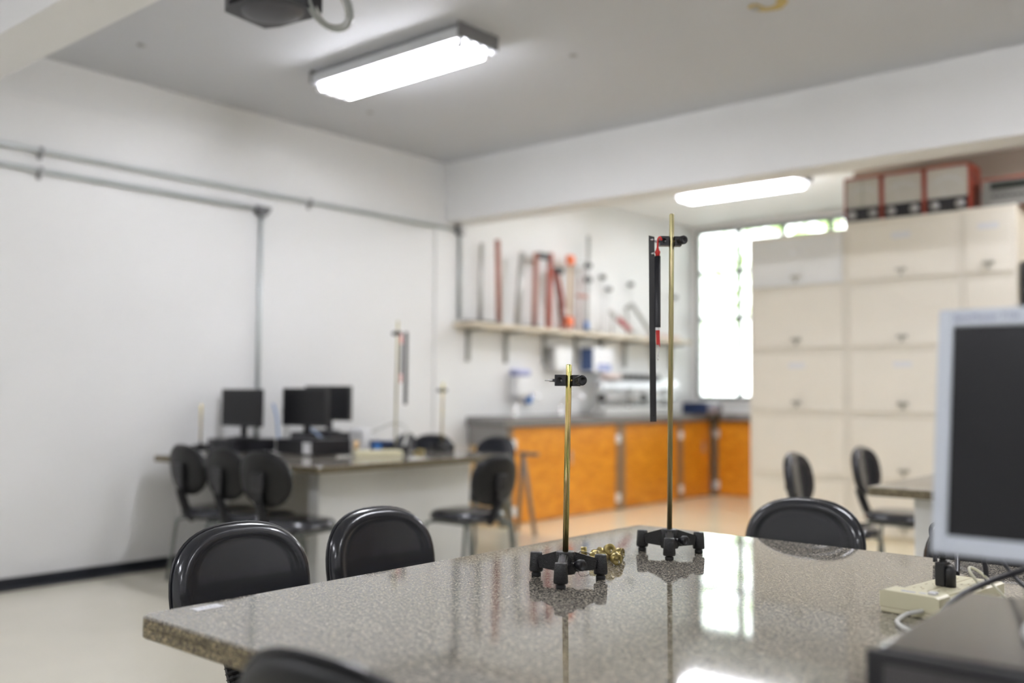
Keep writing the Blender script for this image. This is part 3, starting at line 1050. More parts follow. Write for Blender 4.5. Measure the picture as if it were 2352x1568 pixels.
cw = [('cream cable hanging straight down behind the monitor, leftmost of three', [(-.432, 2.0, TT+.24), (-.430, 2.01, TT+.12), (-.417, 2.03, TT+.03), (-.36, 2.06, TT+.005)], CABLEC, .0034),
      ('cream cable with a kink hanging behind the monitor, middle of three', [(-.405, 1.96, TT+.24), (-.402, 1.99, TT+.12), (-.385, 2.03, TT+.05), (-.33, 2.08, TT+.005)], CABLEC, .0042),
      ('thick white cable looping down behind the monitor near the frame edge', [(-.32, 1.82, TT+.26), (-.362, 1.88, TT+.19), (-.378, 1.93, TT+.12), (-.372, 1.95, TT+.05), (-.33, 1.98, TT+.006)], CABLEW, .0050)]
for lbl, pts, m, r in cw:
    single('cable', MB().tube(spline(pts, 7), r, 10), m, lbl, 'cable', 'cables behind the silver monitor')
single('cable', MB().tube(spline([(-.560, 2.13, TT+.040), (-.590, 2.16, TT+.062), (-.598, 2.185, TT+.070), (-.575, 2.18, TT+.062), (-.535, 2.14, TT+.040), (-.50, 2.12, TT+.015), (-.46, 2.11, TT+.004)], 7), .0030, 8), CABLEC,
       'thin grey cream cable bent over the power strip', 'cable')
nb = MB().box(-.02, .02, -.012, .012, 0, .024, bev=.005)
o = single('white_adapter', nb, WHITEP, 'small white plug adapter behind the desktop computer', 'adapter')
o.location = (-.487, 2.06, TT+.001)
o.rotation_euler = (0, 0, .5)

# ------------------------------------------------------------------ desktop computer and silver monitor
def make_pc(label, loc, rotz, w, d, h, group=None, top=CASEB, front=CASEB):
    t = thing('desktop_computer', label, 'computer', loc, rotz, group)
    MB().box(.006, w-.006, .012, d, .006, h, bev=.010, seg=3).build('case', top, t)
    MB().box(0, w, 0, .016, .004, h-.002, bev=.004).build('front_frame', CASEB, t)
    MB().box(.022, w-.01, -.0015, .001, .012, h-.016).build('front_grille', front, t)
    for x, y in ((.03, .04), (w-.03, .04), (.03, d-.04), (w-.03, d-.04)):
        MB().cyl((x, y, 0), (x, y, .007), .010, n=10).build('foot', RUBBER, t)
    return t

pc = make_pc('black desktop computer lying flat at the lower right, monitor on top', (-.449, 1.192, TT), .03, .40, .45, .122, None, CASETOP, GRILLE)
MB().lathe([(0, 0), (.006, 0), (.0055, .003), (0, .0035)], 16, tr(.145, -.0015, .072) @ rot('X', 90)).build('power_button', mat('pale_green_button', (.35, .42, .38), .4), pc)

t = thing('monitor', 'silver framed flat monitor at the right edge, dark screen', 'monitor', (-.215, 1.40, TT+.1225))
Mm = tr(0, -.055, .2625) @ rot('X', -9)
MWd, MHt = .192, .1615
fb = MB()
iw, ih0, ih1 = MWd-.0195, -MHt+.0245, MHt-.0245
fb.box(-MWd, -iw, -.010, .010, -MHt, MHt, Mm, bev=.004)
fb.box(iw, MWd, -.010, .010, -MHt, MHt, Mm, bev=.004)
fb.box(-iw-.002, iw+.002, -.0098, .010, ih1, MHt, Mm, bev=.0035)
fb.box(-iw-.002, iw+.002, -.0098, .010, -MHt, ih0, Mm, bev=.0035)
fb.build('bezel', SILVERM, t)
MB().box(-iw-.001, iw+.001, -.006, .004, ih0-.001, ih1+.001, Mm).build('screen', SCREEN, t)
MB().box(-MWd+.006, MWd-.006, .009, .040, -MHt+.008, MHt-.008, Mm, bev=.012).build('back_cover', CASETOP, t)
MB().box(-.035, .035, .010, .040, .01, .20, bev=.008).build('neck', SILVERM, t)
MB().lathe([(0, 0), (.098, 0), (.104, .005), (.102, .013), (.085, .020), (.03, .026), (0, .027)], 40).build('stand_base', WHITEP, t)
fc = bpy.data.curves.new('lettering', 'FONT')
fc.body = 'SyncMaster 710n'
fc.size = .0118
fc.extrude = .0002
fc.materials.append(mat('blue_grey_print', (.16, .18, .32), .5))
_tmp = bpy.data.objects.new('lettering_curve', fc)
COL.objects.link(_tmp)
_me = bpy.data.meshes.new_from_object(_tmp.evaluated_get(bpy.context.evaluated_depsgraph_get()))
bpy.data.objects.remove(_tmp)
fo = bpy.data.objects.new('lettering', _me)
COL.objects.link(fo)
fo.matrix_local = Mm @ tr(-MWd+.020, -.0102, ih1+.0085) @ rot('X', 90)
fo.parent = t

single('cable', MB().tube(spline([(-.795, 2.60, TT+.0065), (-.803, 2.62, TT+.044), (-.814, 2.64, TT+.060), (-.823, 2.66, TT+.076), (-.818, 2.66, TT+.090), (-.798, 2.64, TT+.097), (-.760, 2.60, TT+.091), (-.72, 2.52, TT+.04), (-.70, 2.45, TT+.0065)], 7), .0058, 10), CABLEK,
       'black cable loop at the far table edge beside the silver monitor', 'cable')

# ------------------------------------------------------------------ computers on the left table
def make_lcd(label, loc, rotz, group, w=.34, h=.28, gap=.085):
    t = thing('monitor', label, 'monitor', loc, rotz, group)
    MB().box(-w/2, w/2, -.012, .022, gap, gap+h, bev=.006).build('bezel', BLKP, t)
    MB().box(-w/2+.014, w/2-.014, -.0135, -.011, gap+.020, gap+h-.016).build('screen', SCREEN, t)
    MB().box(-w/2+.04, w/2-.04, .02, .05, gap+.03, gap+h-.03, bev=.01).build('back_cover', BLKP, t)
    MB().box(-.025, .025, .012, .034, .008, gap+.05, bev=.005).build('neck', BLKP, t)
    MB().lathe([(0, 0), (.10, 0), (.105, .004), (.09, .012), (.03, .020), (0, .022)], 28).build('stand_base', BLKP, t)
    return t

G9 = 'black computers on the left table'
make_pc('black desktop computer at the left end of the computer table', (-6.00, 3.745, TT), 0.0, .305, .36, .095, G9)
p2 = make_pc('black desktop computer with a white paper tag under the middle monitor', (-5.52, 3.974, TT), 0.0, .402, .33, .105, G9)
MB().box(.300, .385, -.004, -.001, .012, .088).build('paper_tag', PAPER, p2)
G10 = 'black monitors on the left table'
m1 = make_lcd('black monitor nearest the left wall with cables at its side', (-5.765, 3.86, TT+.0955), math.radians(3), G10, .43, .258)
dup(m1, 'black monitor in the middle of the computer table, screen to us', (-5.335, 4.07, TT+.1055), math.radians(5), G10)
dup(m1, 'black monitor partly hidden behind the middle monitor', (-5.755, 4.60, TT+.125), math.radians(12), G10)
make_pc('black desktop computer under the rear monitor of the computer table', (-5.99, 4.44, TT), 0, .44, .30, .124, G9)
# cables, blue box, tube
for i, (pts, m, lbl) in enumerate((
        ([(-5.60, 4.0, TT+.34), (-5.58, 4.02, TT+.24), (-5.575, 4.03, TT+.12), (-5.57, 4.06, TT+.012)], CABLEBL, 'pale blue cable hanging beside the left monitor'),
        ([(-5.63, 4.10, TT+.30), (-5.60, 4.12, TT+.18), (-5.60, 4.14, TT+.08), (-5.56, 4.34, TT+.012)], CABLEW, 'white cable hanging beside the left monitor, near the wall'),
        ([(-5.62, 4.2, TT+.34), (-5.57, 4.22, TT+.22), (-5.50, 4.34, TT+.10), (-5.45, 4.36, TT+.012)], CABLEBL, 'pale blue cable running down between the left and middle monitors'),
        ([(-5.34, 4.46, TT+.06), (-5.12, 4.66, TT+.20), (-4.98, 4.68, TT+.17), (-4.97, 4.66, TT+.08), (-4.97, 4.62, TT+.01)], CABLEW, 'white cable arching at the right of the rear monitor'))):
    single('cable', MB().tube(spline(pts, 7), .0085 if i != 1 else .011, 8), m, lbl, 'cable', 'cables at the left table computers')
o = single('white_adapter', MB().box(-.07, .07, -.03, .03, 0, .05, bev=.01), WHITEP, 'white power adapter block between left and middle monitors', 'adapter')
o.location = (-5.30, 4.55, TT+.001)
o = single('white_adapter', MB().box(-.10, .06, -.04, .04, 0, .17, bev=.02), WHITEP, 'white plastic unit behind the right computer case', 'adapter')
o.location = (-5.24, 4.50, TT+.001)
o = single('blue_box', MB().box(-.075, .075, -.05, .05, 0, .085, bev=.006), NAVY, 'small blue box behind the cream power strip', 'box')
o.location = (-5.10, 4.56, TT+.001)
MB().box(-.03, .05, -.0515, -.049, .02, .07).build('label', BLUEP, o)
o = MB().cyl((0, 0, 0), (0, 0, .035), .018, n=16).build('small_tube', REDB)
tag(o, 'small tan and red tube standing beside the right computer case', 'tube')
o.location = (-5.02, 4.26, TT+.001)
MB().cyl((0, 0, .035), (0, 0, .095), .018, n=16).build('tan_body', TANW, o)

# ------------------------------------------------------------------ wall shelf
SX = -5.79
sh = MB().box(XL+.001, SX, 6.22, 10.05, 1.765, 1.803, bev=.002, seg=1)
t = tag(sh.build('wall_shelf', SHELFW), 'long pale wooden shelf on grey brackets along the left wall', 'shelf')
for y in (6.42, 6.95, 7.53, 8.06, 8.53, 8.97, 9.55, 9.95):
    br = MB()
    br.prism([(XL+.001, 1.765), (SX-.03, 1.765), (SX-.03, 1.748), (XL+.03, 1.735), (XL+.022, 1.46), (XL+.001, 1.46)], y-.019, y+.019, 'y')
    br.build('bracket', BRKM, t)
ZS = 1.8035

def rod_thing(name, lbl, cat, m, p0, p1, r, base=None, group=None, bm=CAST):
    t = thing(name, lbl, cat, (p0[0], p0[1], ZS), 0, group)
    v0 = Vector(p0)-Vector((p0[0], p0[1], ZS))
    v1 = Vector(p1)-Vector((p0[0], p0[1], ZS))
    MB().tube([v0, v1], r, 12).build('upright', m, t)
    if base:
        MB().lathe([(0, 0), (base, 0), (base, .012), (base*.5, .028), (0, .03)], 20).build('base', bm, t)
    return t

SXI = -5.92
rod_thing('upright_bar', 'reddish brown wooden bar standing alone on the wall shelf', 'bar', REDB, (SXI, 6.72, ZS+.001), (SXI, 6.69, 2.60), .026, .035)
rod_thing('upright_bar', 'pale grey bar at the left end of the wall shelf', 'bar', GREYTRK, (SXI, 6.46, ZS+.001), (SXI+.0, 6.48, 2.52), .020, None)
o = MB().box(-.07, .07, -.20, .20, 0, .022, bev=.004).build('dark_tray', CASEB)
tag(o, 'low dark tray at the left end of the wall shelf', 'tray')
o.location = (SXI+.03, 6.46, ZS-.0)
for ob in [bpy.data.objects['upright_bar.001']]:
    ob.location.z += .022
rod_thing('upright_bar', 'two tone grey bar left of the red stands on the shelf', 'bar', GREYTRK, (SXI, 6.98, ZS+.001), (SXI, 7.05, 2.52), .030, None)
# red U-shaped stand
t = thing('red_frame', 'red upright frame with dark top on the wall shelf', 'lab frame', (SXI, 7.34, ZS))
MB().lathe([(0, 0), (.12, 0), (.12, .012), (.05, .03), (0, .03)], 20, tr(0, -.16, 0)).build('base', CAST, t)
MB().tube([(0, -.10, .02), (0, -.08, .74)], .026, 12).build('upright', REDB, t)
MB().tube([(0, .12, .0), (0, .15, .76)], .030, 12).build('upright', mat('bright_brick_red', (.42, .10, .07), .45, var=.2), t)
MB().box(-.03, .03, -.06, .11, .69, .75, bev=.01).build('top_clamp', BLKP, t)
t = thing('folding_frame', 'V-shaped red and black folding stand on the wall shelf', 'lab frame', (SXI, 7.68, ZS))
MB().tube([(0, .02, .0), (0, -.13, .60)], .020, 10).build('leg', mat('dark_maroon', (.16, .07, .06), .45), t)
MB().tube([(0, .0, .0), (0, .02, .30), (0, -.09, .60)], .020, 10).build('leg', REDP if False else mat('deep_red', (.36, .07, .05), .4), t)
MB().box(-.03, .03, -.12, .0, .57, .63, bev=.01).build('top_clamp', BLKP, t)
t = thing('orange_stand', 'tan rod with orange ends standing on the wall shelf', 'lab stand', (SXI, 7.80, ZS))
MB().tube([(0, 0, .02), (0, .02, .75)], .014, 10).build('upright', TANW, t)
MB().box(-.03, .03, -.045, .045, .05, .15, bev=.012).build('lower_block', ORNG, t)
MB().box(-.03, .03, -.025, .06, .68, .78, bev=.012).build('upper_block', ORNG, t)
MB().cyl((0, 0, 0), (0, 0, .05), .03, n=14).build('foot', REDB, t)
t = thing('grey_stand', 'pale pinkish rods beside the orange ended rod on the shelf', 'lab stand', (SXI, 7.97, ZS))
for dy, h in ((-.07, .70), (.0, .56), (.06, .74)):
    MB().tube([(0, dy, 0), (0, dy+.01, h)], .012, 8).build('upright', mat('pale_pink_metal', (.55, .47, .46), .4), t)
MB().box(-.02, .02, -.09, .08, .70, .73).build('crossbar', GREYTRK, t)
MB().box(-.02, .02, -.05, .12, .36, .39).build('crossbar', REDB, t)
t = thing('clamp_stand', 'thin pale rod stand with two dark clamps at the middle of the shelf', 'lab stand', (SXI, 8.10, ZS))
MB().tube([(0, 0, .02), (0, .03, 1.02)], [.014, .020], 10).build('upright', GREYTRK, t)
MB().lathe([(0, 0), (.10, 0), (.10, .012), (.03, .03), (0, .03)], 20).build('base', BLKP, t)
MB().cyl((0, 0, .03), (0, 0, .12), .024, n=12).build('sleeve', BLUEP, t)
for z in (.55, .70):
    MB().box(-.02, .03, -.05, .06, z-.02, z+.03, bev=.008).build('clamp', DKCAB, t)
G11 = 'slim rod stands with a black knob on the shelf'
for y, z, lbl in ((8.25, 2.385, 'slim stand with dark knob just right of the two clamp stand on the shelf'), (8.50, 2.43, 'slim stand with dark knob higher than its neighbours on the shelf'),
                  (8.62, 2.31, 'slim stand with dark knob lower than its left neighbour on the shelf'), (9.05, 2.40, 'slim stand with dark knob alone beyond the tilted rails on the shelf'),
                  (9.99, 2.33, 'slim stand with dark knob at the window end of the shelf')):
    t = rod_thing('knob_stand', lbl, 'lab stand', WHITEP, (SXI-.075, y, ZS+.001), (SXI-.075, y, z), .006, .04, G11, WHITEP)
    MB().lathe([(0, -.026), (.022, -.022), (.036, 0), (.022, .022), (0, .026)], 16, tr(0, 0, z-ZS)).build('knob', DKCAB, t)
    MB().box(-.012, .012, -.055, -.0, z-ZS-.008, z-ZS+.008).build('arm', DKCAB, t)
# tilted rails
t = thing('tilted_rail', 'red and grey inclined rail lying on the wall shelf', 'rail', (SXI+.08, 8.72, ZS))
MB().tube([(0, -.30, .24), (0, -.16, .17)], .026, 10).tube([(0, .05, .075), (0, .18, .028)], .022, 10).build('rail', GREYTRK, t)
MB().tube([(0, -.18, .18), (0, .07, .065)], .028, 10).build('red_section', mat('wine_red', (.42, .07, .08), .4), t)
MB().tube([(0, -.27, .225), (0, -.27, 0)], .010, 8).build('prop', GREYTRK, t)
t = thing('tilted_rail', 'plain grey inclined rail lying right of the red one on the shelf', 'rail', (SXI+.03, 9.05, ZS))
MB().tube([(0, -.26, .30), (0, -.15, .36), (0, .28, .030)], .022, 10).build('rail', BRKM, t)
MB().tube([(0, -.24, .31), (0, -.24, 0)], .010, 8).build('prop', BRKM, t)
o = MB().box(-.09, .09, -.22, .22, 0, .05, bev=.006).build('flat_case', mat('pale_pink_card', (.66, .52, .47), .6))
tag(o, 'flat pale pink box at the window end of the shelf', 'box')
o.location = (SXI, 9.62, ZS)

# ------------------------------------------------------------------ counters
CZ = .945
CF = -5.59
ct = MB().box(XL+.016, CF+.03, 6.40, YB-.002, .868, CZ, bev=.006)
ct.box(CF+.03-.02, -2.9, 10.13, YB-.002, .8685, CZ-.0005, bev=.006)
t = tag(ct.build('worktop', COUNTG), 'grey stone worktop running under the shelf and window', 'worktop')
MB().box(XL+.001, XL+.02, 6.42, YB-.002, CZ-.001, CZ+.012).build('upstand', COUNTG, t)

def hinge(parent, x, y, z, axis):
    b = MB()
    if axis == 'x':
        b.box(x-.001, x+.014, y-.034, y+.044, z-.044, z+.044, bev=.006)
        b.cyl((x+.010, y, z-.034), (x+.010, y, z+.034), .009, n=10)
    else:
        b.box(x-.044, x+.034, y-.014, y+.001, z-.044, z+.044, bev=.006)
        b.cyl((x, y-.010, z-.034), (x, y-.010, z+.034), .009, n=10)
    return b.build('hinge', WHITEP, parent)

def base_unit(label, y0, y1, doors, posts):
    t = thing('base_cabinet', label, 'cabinet', (CF, (y0+y1)/2, 0), 0, 'orange base cabinets under the worktop')
    T = tr(-CF, -(y0+y1)/2, 0)
    MB().box(XL+.02, CF-.022, y0, y1, .06, .867, T).build('carcass', TANW, t)
    MB().box(XL+.02, CF-.05, y0, y1, 0, .06, T).build('plinth', POSTM, t)
    for a, b2, hs_, hn in doors:
        d = MB().box(CF-.02, CF, a, b2, .012, .862, T, bev=.002, seg=1).build('door', ORANGEW, t)
        for hy in hs_:
            for z in (.715, .12):
                h = hinge(d, CF-CF, hy-(y0+y1)/2, z, 'x')
        if hn is not None:
            MB().box(CF, CF+.018, hn-.012, hn+.012, .50, .63, T, bev=.006).build('handle', mat('worn_pink_handle', (.52, .36, .28), .4), d)
    for a, b2 in posts:
        MB().box(CF-.021, CF+.004, a, b2, 0, .866, T).build('post', POSTM, t)
    return t

base_unit('orange double door base cabinet nearest us under the worktop', 6.50, 8.25, [(6.56, 7.335, [6.545], None), (7.345, 8.165, [8.19], 7.40)], [(6.50, 6.55), (8.175, 8.325)])
base_unit('orange double door base cabinet reaching into the counter corner', 8.335, 10.12, [(8.335, 9.36, [], None), (9.49, 10.085, [9.43], 9.93)], [(9.37, 9.48), (10.09, 10.12)])
t = thing('base_cabinet', 'orange base cabinet under the window, beside the beige steel cabinets', 'cabinet', (-4.6, 10.2, 0), 0, 'orange base cabinets under the worktop')
MB().box(-.97, 1.6, .0, .28, 0, .867).build('carcass', TANW, t)
d = MB().box(-.925, -.30, -.022, -.002, .012, .862, bev=.002, seg=1).build('door', ORANGEW, t)
hinge(d, -.945, -.02, .715, 'y')
hinge(d, -.945, -.02, .12, 'y')
d = MB().box(-.29, .40, -.022, -.002, .012, .862, bev=.002, seg=1).build('door', ORANGEW, t)
MB().box(-.985, -.935, -.026, -.001, 0, .866).build('post', POSTM, t)
# counter end
t = thing('counter_end', 'grey panelled end of the counter facing the computer table', 'counter end', (-5.8, 6.45, 0))
MB().box(-.21, .235, -.035, -.005, .70, .866).build('apron', CONC, t)
for z in (.735, .785, .83):
    MB().box(-.21, .235, -.040, -.034, z, z+.010).build('groove_strip', BRKM, t)
MB().box(.17, .225, -.04, .03, 0, .70).build('post', mat('olive_steel_post', (.10, .09, .06), .5), t)
MB().box(-.21, .17, -.01, .02, 0, .70).build('side_panel', TANW, t)

# ------------------------------------------------------------------ things on the counter and wall
def faucet(label, y):
    t = thing('faucet', label, 'faucet', (-5.90, y, CZ), 0, 'chrome faucets on the worktop')
    MB().lathe([(0, 0), (.030, 0), (.028, .02), (.018, .05), (0, .055)], 18).build('base', CHROME, t)
    MB().tube(spline([(0, 0, .04), (0, .02, .11), (.02, .07, .17), (.06, .13, .215), (.12, .17, .215), (.15, .175, .18)], 6), .014, 12).build('spout', CHROME, t)
    MB().tube([(0, 0, .05), (0, -.03, .075)], .009, 8).build('lever', CHROME, t)
    return t

faucet('chrome gooseneck faucet under the soap dispenser', 6.94)
faucet('chrome gooseneck faucet behind the short stand rod', 7.64)
t = thing('soap_dispenser', 'white soap dispenser with lilac top on the wall', 'soap dispenser', (XL, 7.11, 1.13))
MB().box(.002, .11, -.10, .10, .0, .20, bev=.02).build('body', WHITEP, t)
MB().box(.002, .115, -.105, .105, .205, .275, bev=.025).build('cap', LILAC, t)
MB().box(.06, .10, -.03, .03, -.03, .0, bev=.008).build('spout', LILAC, t)
o = MB().box(0, .06, -.035, .035, 0, .12, bev=.02).build('blue_sponge', BLUEP)
tag(o, 'small blue sponge hanging right of the soap dispenser', 'sponge')
o.location = (XL+.001, 7.27, 1.07)
t = thing('towel_dispenser', 'white paper towel dispenser on the wall under the shelf', 'dispenser', (XL, 7.70, 1.39))
MB().box(.001, .13, -.13, .17, 0, .26, bev=.03).build('body', WHITEP, t)
MB().box(.001, .11, -.14, -.12, .01, .25, bev=.004).build('side', GREYTRK, t)  # shadow at the dispenser's left, put in as a grey sheet
t = thing('carton', 'white and blue carton hanging under the shelf', 'carton', (XL, 8.245, 1.40))
MB().box(.001, .19, -.12, .25, 0, .255, bev=.004).build('body', PAPER, t)
MB().box(.03, .188, -.125, -.119, .01, .245).build('blue_side', DBLUE, t)
MB().box(.186, .192, -.04, .20, .01, .085).build('printed_patch', mat('soft_blue_print', (.22, .27, .50), .5), t)
MB().box(.189, .194, .02, .10, .03, .09).build('printed_patch', LILAC, t)
# air track
t = thing('air_track', 'grey and white air track apparatus with black comb on the worktop', 'apparatus', (-5.84, 8.90, CZ))
MB().box(-.10, .10, -.72, .80, 0, .085, bev=.01).build('base', mat('off_white_enamel', (.62, .62, .60), .4), t)
for y in (-.70, -.10, .62):
    MB().box(-.025, .025, y-.025, y+.025, .08, .30, bev=.004).build('upright', GREYTRK, t)
MB().tube([(.06, -.75, .185), (.06, .72, .185)], .020, 12).build('lower_tube', GREYTRK, t)
for y in (-.74, .05):
    MB().lathe([(0, -.035), (.040, -.03), (.050, 0), (.040, .03), (0, .035)], 18, tr(.07, y, .185) @ rot('X', 90)).build('knob', DKCAB, t)
MB().prism([(-.06, .29), (.06, .29), (.045, .34), (0, .39), (-.045, .34)], -.72, .85, 'y').build('track', mat('light_grey_track', (.50, .50, .52), .35, .3), t)
cb = MB()
for k in range(7):
    y = -.26+k*.115
    cb.prism([(y-.05, .385), (y+.05, .385), (y+.015, .445), (y-.015, .445)], -.02, .03, 'x')
cb.build('comb', DKCAB, t)
MB().box(-.05, .06, -.62, -.35, .385, .44, bev=.01).build('slider', mat('blush_plastic', (.66, .55, .52), .5), t)
# navy bag under window
t = thing('navy_case', 'navy blue case with grey end on the worktop before the window', 'case', (-5.66, 9.98, CZ))
MB().box(-.17, .16, -.12, .13, 0.001, .135, bev=.02).build('body', NAVY, t)
MB().box(.13, .25, -.10, .11, 0.001, .12, bev=.03).build('end', mat('mauve_grey_fabric', (.24, .22, .25), .6), t)
MB().box(-.06, .02, -.126, -.118, .10, .12, bev=.003).build('handle', BLKP, t)
# trestle
t = thing('trestle', 'grey brown folding trestle standing before the counter end', 'trestle', (-5.16, 6.20, 0))
MB().box(-.05, .14, -.02, .02, .655, .685, bev=.004).build('top_bar', AIRM, t)
MB().tube([(-.02, 0, .665), (.115, .0, 0)], .018, 10).build('leg', AIRM, t)
MB().tube([(-.03, .01, .665), (-.16, .10, 0)], .018, 10).build('leg', AIRM, t)

# ------------------------------------------------------------------ steel cabinets
YC = 7.97
ROWS = [0.035, .495, 1.036, 1.580, 2.126, 2.61]
def steel_cab(label, x0, x1, top, grey_top=False, dz=0.0):
    t = thing('steel_cabinet', label, 'cabinet', ((x0+x1)/2, YC, 0), 0, 'beige steel cabinets')
    cx = (x0+x1)/2
    T = tr(-cx, -YC, 0)
    b = MB()
    b.box(x0, x1, YC+.014, YC+.45, 0, top, T)
    b.build('carcass', CABD, t)
    fr_ = MB()
    for x in (x0, x1):
        s = 1 if x == x0 else -1
        fr_.box(min(x, x+s*.022), max(x, x+s*.022), YC, YC+.02, 0, top, T)
    fr_.build('front_frame', CABB, t)
    for i in range(5):
        z0 = ROWS[i]
        z1 = ROWS[i+1] if i < 4 else top
        MB().box(x0+.022, x1-.022, YC+.002, YC+.02, z1-.035, z1-.003, T).build('rail', CABB, t)
        m = CABG if (grey_top and i == 4) else CABB
        dr = MB().box(x0+.026, x1-.026, YC-.004, YC+.016, z0+.004, z1-.040, T, bev=.003, seg=1).build('door', m, t)
        MB().box(x0+.026, x1-.026, YC-.012, YC-.003, z0+.004, z0+.040, T, bev=.003, seg=1).build('door_lip', m, dr)
        MB().box(-.045, .045, -.022, -.004, z0+.065, z0+.092, None, bev=.004).box(-.012, .012, -.02, -.004, z0+.03, z0+.066).build('handle', HANDM, dr)
        if (i in (2, 4) and not grey_top) or (i == 2):
            MB().box(-.075, .075, -.0055, -.0038, z1-.175, z1-.125).build('label_card', LABELM, dr)
        if grey_top and i == 4:
            MB().box(-.045, -.005, -.0055, -.0038, z1-.185, z1-.145).build('label_card', PAPER, dr)
            MB().box(.01, .05, -.0055, -.0038, z1-.165, z1-.135).build('label_card', LABELM, dr)
    return t

steel_cab('beige steel cabinet with a grey top door, nearest the window', -4.006, -3.128, 2.585, True)
steel_cab('wide beige steel cabinet under the orange red instruments', -3.124, -2.208, 2.635)
steel_cab('narrow beige steel cabinet at the right end of the row', -2.204, -1.815, 2.64)
t = thing('dark_cabinet', 'dark grey cabinet just right of the narrow beige cabinet', 'cabinet', (-1.36, YC+.05, 0))
MB().box(-.44, .44, .0, .42, 0, 2.20, bev=.004).build('carcass', DKCAB, t)
MB().box(-.42, -.004, -.012, .004, .05, 2.17, bev=.003).build('door', DKCAB, t)
MB().box(.004, .42, -.012, .004, .05, 2.17, bev=.003).build('door', DKCAB, t)

# instruments on the cabinets
def meter(label, x0, x1, dual=False):
    zb = 2.636
    t = thing('panel_meter', label, 'meter', ((x0+x1)/2, 8.03, zb), 0, 'demonstration meters on the beige cabinets')
    w = (x1-x0)/2
    H = .385
    MB().box(-w, w, .012, .30, .001, H, bev=.008).build('case', REDINST, t)
    fr_ = MB()
    for sx in (-1, 1):
        fr_.box(min(sx*w, sx*(w-.016)), max(sx*w, sx*(w-.016)), -.006, .02, .001, H, bev=.003)
    fr_.box(-w, w, -.006, .02, H-.022, H, bev=.003)
    fr_.build('front_frame', REDINST, t)
    MB().box(-w+.014, w-.014, .002, .016, .125, H-.020).build('dial_face', FACEW, t)
    tk = MB()
    cz = .09
    for k in range(25):
        a = math.radians(48+84*k/24)
        r0, r1 = .185, (.222 if k % 4 == 0 else .208)
        for rr0, rr1 in ((r0, r1),):
            xa, za = rr0*math.cos(a)*.8, cz+rr0*math.sin(a)
            xb, zb2 = rr1*math.cos(a)*.8, cz+rr1*math.sin(a)
            d = .0022
            tk.quad((xa-d, .0012, za), (xa+d, .0012, za), (xb+d, .0012, zb2), (xb-d, .0012, zb2))
    tk.build('scale_marks', GREYINK, t)
    if dual:
        MB().box(-.004, .004, .0, .003, .125, H-.03).build('divider', mat('olive_grey', (.30, .30, .24), .5), t)
    else:
        MB().box(-.0018, .0018, .0, .0014, .13, .29, rot('Y', -12)).build('needle', GREYINK, t)
    MB().box(-w+.012, w-.012, -.004, .014, .002, .122, bev=.003).build('control_panel', INSTK, t)
    for sx in (-1, 1):
        MB().lathe([(0, 0), (.036, 0), (.034, .012), (.022, .016), (.020, .026), (0, .027)], 20, tr(sx*w*.55, -.004, .062) @ rot('X', 90)).build('knob', KNOBG, t)
    return t

meter('orange red panel meter with split ivory dial, leftmost on the cabinets', -3.155, -2.842, True)
meter('orange red panel meter with single ivory dial between its two neighbours', -2.836, -2.500)
meter('orange red panel meter at the right of the three, handle side showing', -2.494, -2.148)
mt = [o for o in bpy.data.objects if o.get('label', '').startswith('orange red panel meter at the right')][0]
for y, z in ((.07, .29), (.20, .25), (.07, .06)):
    MB().box(.168, .178, y-.018, y+.018, z-.045, z+.045, bev=.006).build('vent', INSTK, mt)
t = thing('digital_instrument', 'grey digital instrument with dark display, right of the dial meters', 'instrument', (-1.89, 8.06, 2.641))
MB().box(-.19, .18, .010, .30, .001, .235, bev=.008).build('case', REDINST, t)
MB().box(-.182, .172, -.002, .02, .006, .215, bev=.003).build('front_panel', mat('warm_grey_panel', (.17, .165, .15), .45), t)
MB().box(-.12, .155, -.005, .0, .135, .195).build('display', LCDM, t)
for k in range(6):
    MB().box(-.11+k*.043, -.083+k*.043, -.007, .0, .075, .095, bev=.002).build('button', DKCAB, t)
MB().box(-.12, .155, -.005, .0, .030, .045).build('stripe', BRKM, t)

# ------------------------------------------------------------------ ceiling projector
t = thing('projector', 'black projector hanging from the ceiling, underside showing', 'projector', (-3.285, 2.31, 2.79))
t.rotation_euler = (0, 0, math.radians(8))
pj = MB()
pj.prism([(-.17, -.11), (-.10, -.15), (.10, -.15), (.165, -.11), (.165, .11), (.10, .13), (-.10, .13), (-.17, .11)], -.055, .06)
pj.build('body', PROJM, t)
MB().lathe([(0, -.028), (.09, -.024), (.135, -.010), (.14, 0)], 30, tr(0, -.005, -.050) @ Matrix.Diagonal((1.0, .85, 1, 1))).build('underside_cover', PROJB, t)
MB().cyl((-.09, -.15, 0), (-.09, -.185, 0), .038, n=20).build('lens', BLKP, t)
MB().cyl((0, .0, .06), (0, 0, ZC-2.79), .022, n=14).build('ceiling_pole', PROJM, t)
MB().lathe([(0, 0), (.07, 0), (.07, .012), (0, .012)], 20, tr(0, 0, ZC-2.79-.0125)).build('ceiling_plate', PROJM, t)
MB().lathe([(0, 0), (.009, 0), (.007, -.006), (0, -.007)], 12, tr(.105, -.03, -.056)).build('screw', BRASS, t)
t2 = thing('cable_coil', 'coil of pale grey cable hanging beside the projector', 'cable', (-3.07, 2.44, 2.72))
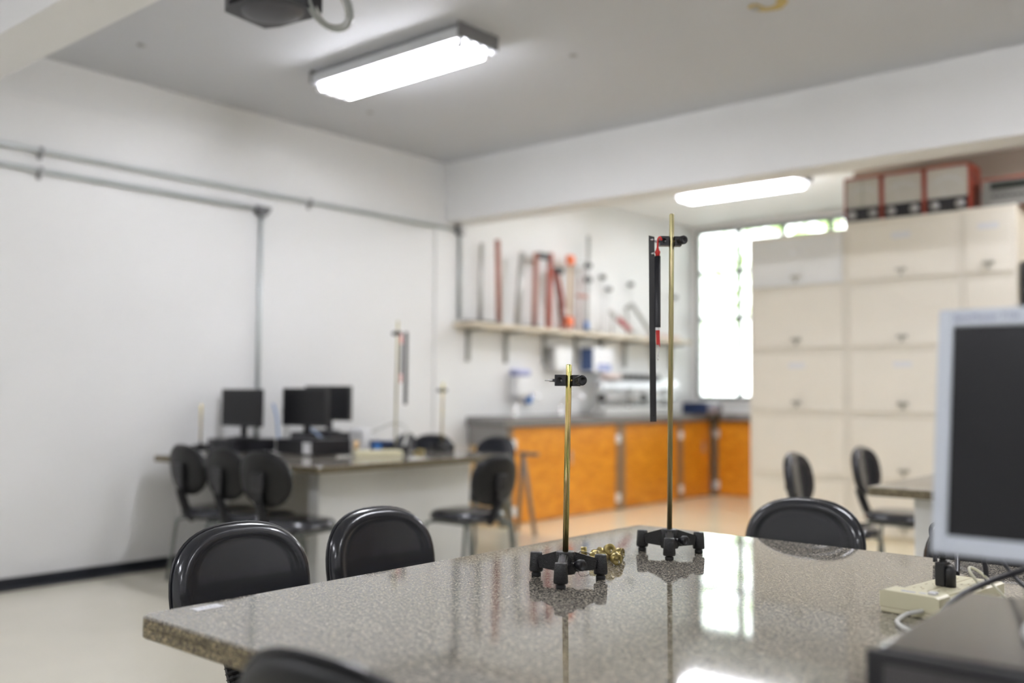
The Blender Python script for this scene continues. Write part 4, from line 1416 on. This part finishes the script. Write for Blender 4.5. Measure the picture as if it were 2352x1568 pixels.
for k, (rx, rz, dy, m, rr) in enumerate(((.085, .105, 0, WIREG, .0085), (.060, .085, .02, CABLEW, .005), (.075, .095, -.02, WIREG, .006))):
    pts = []
    for j in range(25):
        a = 2*PI*j/24
        v = RT*(rx*math.cos(a)) + Vector((0, 0, 1))*(rz*math.sin(a)+.03) + fwd*dy
        v += RT*(-.35*v.z)
        pts.append(v)
    MB().tube(pts, rr, 8, caps=False).build('loop', m, t2)
MB().tube(spline([RT*-.03 + Vector((0, 0, .13)), RT*-.02 + Vector((0, 0, .22)), RT*-.10+Vector((0, 0, .40)), RT*-.14+Vector((0, 0, .50))], 5), .007, 8).build('lead', WIREG, t2)

# ------------------------------------------------------------------ outside
o = MB().box(-60, 40, YB+.4, 70, -.35, -.15).build('ground', GROUNDM)
o['kind'] = 'structure'

def tree(label, loc, h, r, n, seed):
    rnd = random.Random(seed)
    t = thing('tree', label, 'tree', loc, 0, 'trees outside the window')
    MB().tube([(0, 0, 0), (.1, 0, h*.5), (0, .1, h*.8)], [.16, .11, .05], 10).build('trunk', BARK, t)
    verts, faces = [], []
    for i in range(n):
        d = Vector((rnd.gauss(0, 1), rnd.gauss(0, 1), rnd.gauss(0, 1))).normalized()
        c = Vector((0, 0, h*.75)) + Vector((d.x*r, d.y*r, d.z*r*.9))*(rnd.random()**.4)
        a = Vector((rnd.gauss(0, 1), rnd.gauss(0, 1), rnd.gauss(0, 1))).normalized()*rnd.uniform(.05, .11)
        b2 = a.orthogonal().normalized()*rnd.uniform(.03, .06)
        k = len(verts)
        verts += [c-a, c+b2, c+a, c-b2]
        faces.append((k, k+1, k+2, k+3))
    me = bpy.data.meshes.new('crown')
    me.from_pydata(verts, [], faces)
    me.materials.append(LEAFM)
    cr = bpy.data.objects.new('crown', me)
    COL.objects.link(cr)
    cr.parent = t
    cr['kind'] = 'stuff'
    return t

tree('loose green tree outside the window, seen through its panes', (-8.1, 17.6, -.15), 5.2, 2.1, 800, 1)
tree('green tree outside the window, seen above the grey door cabinet', (-4.3, 14.6, -.15), 5.6, 2.0, 800, 2)
tree('small tree outside beyond the others, seen low through the window', (-14.5, 24.0, -.15), 3.6, 1.9, 800, 3)
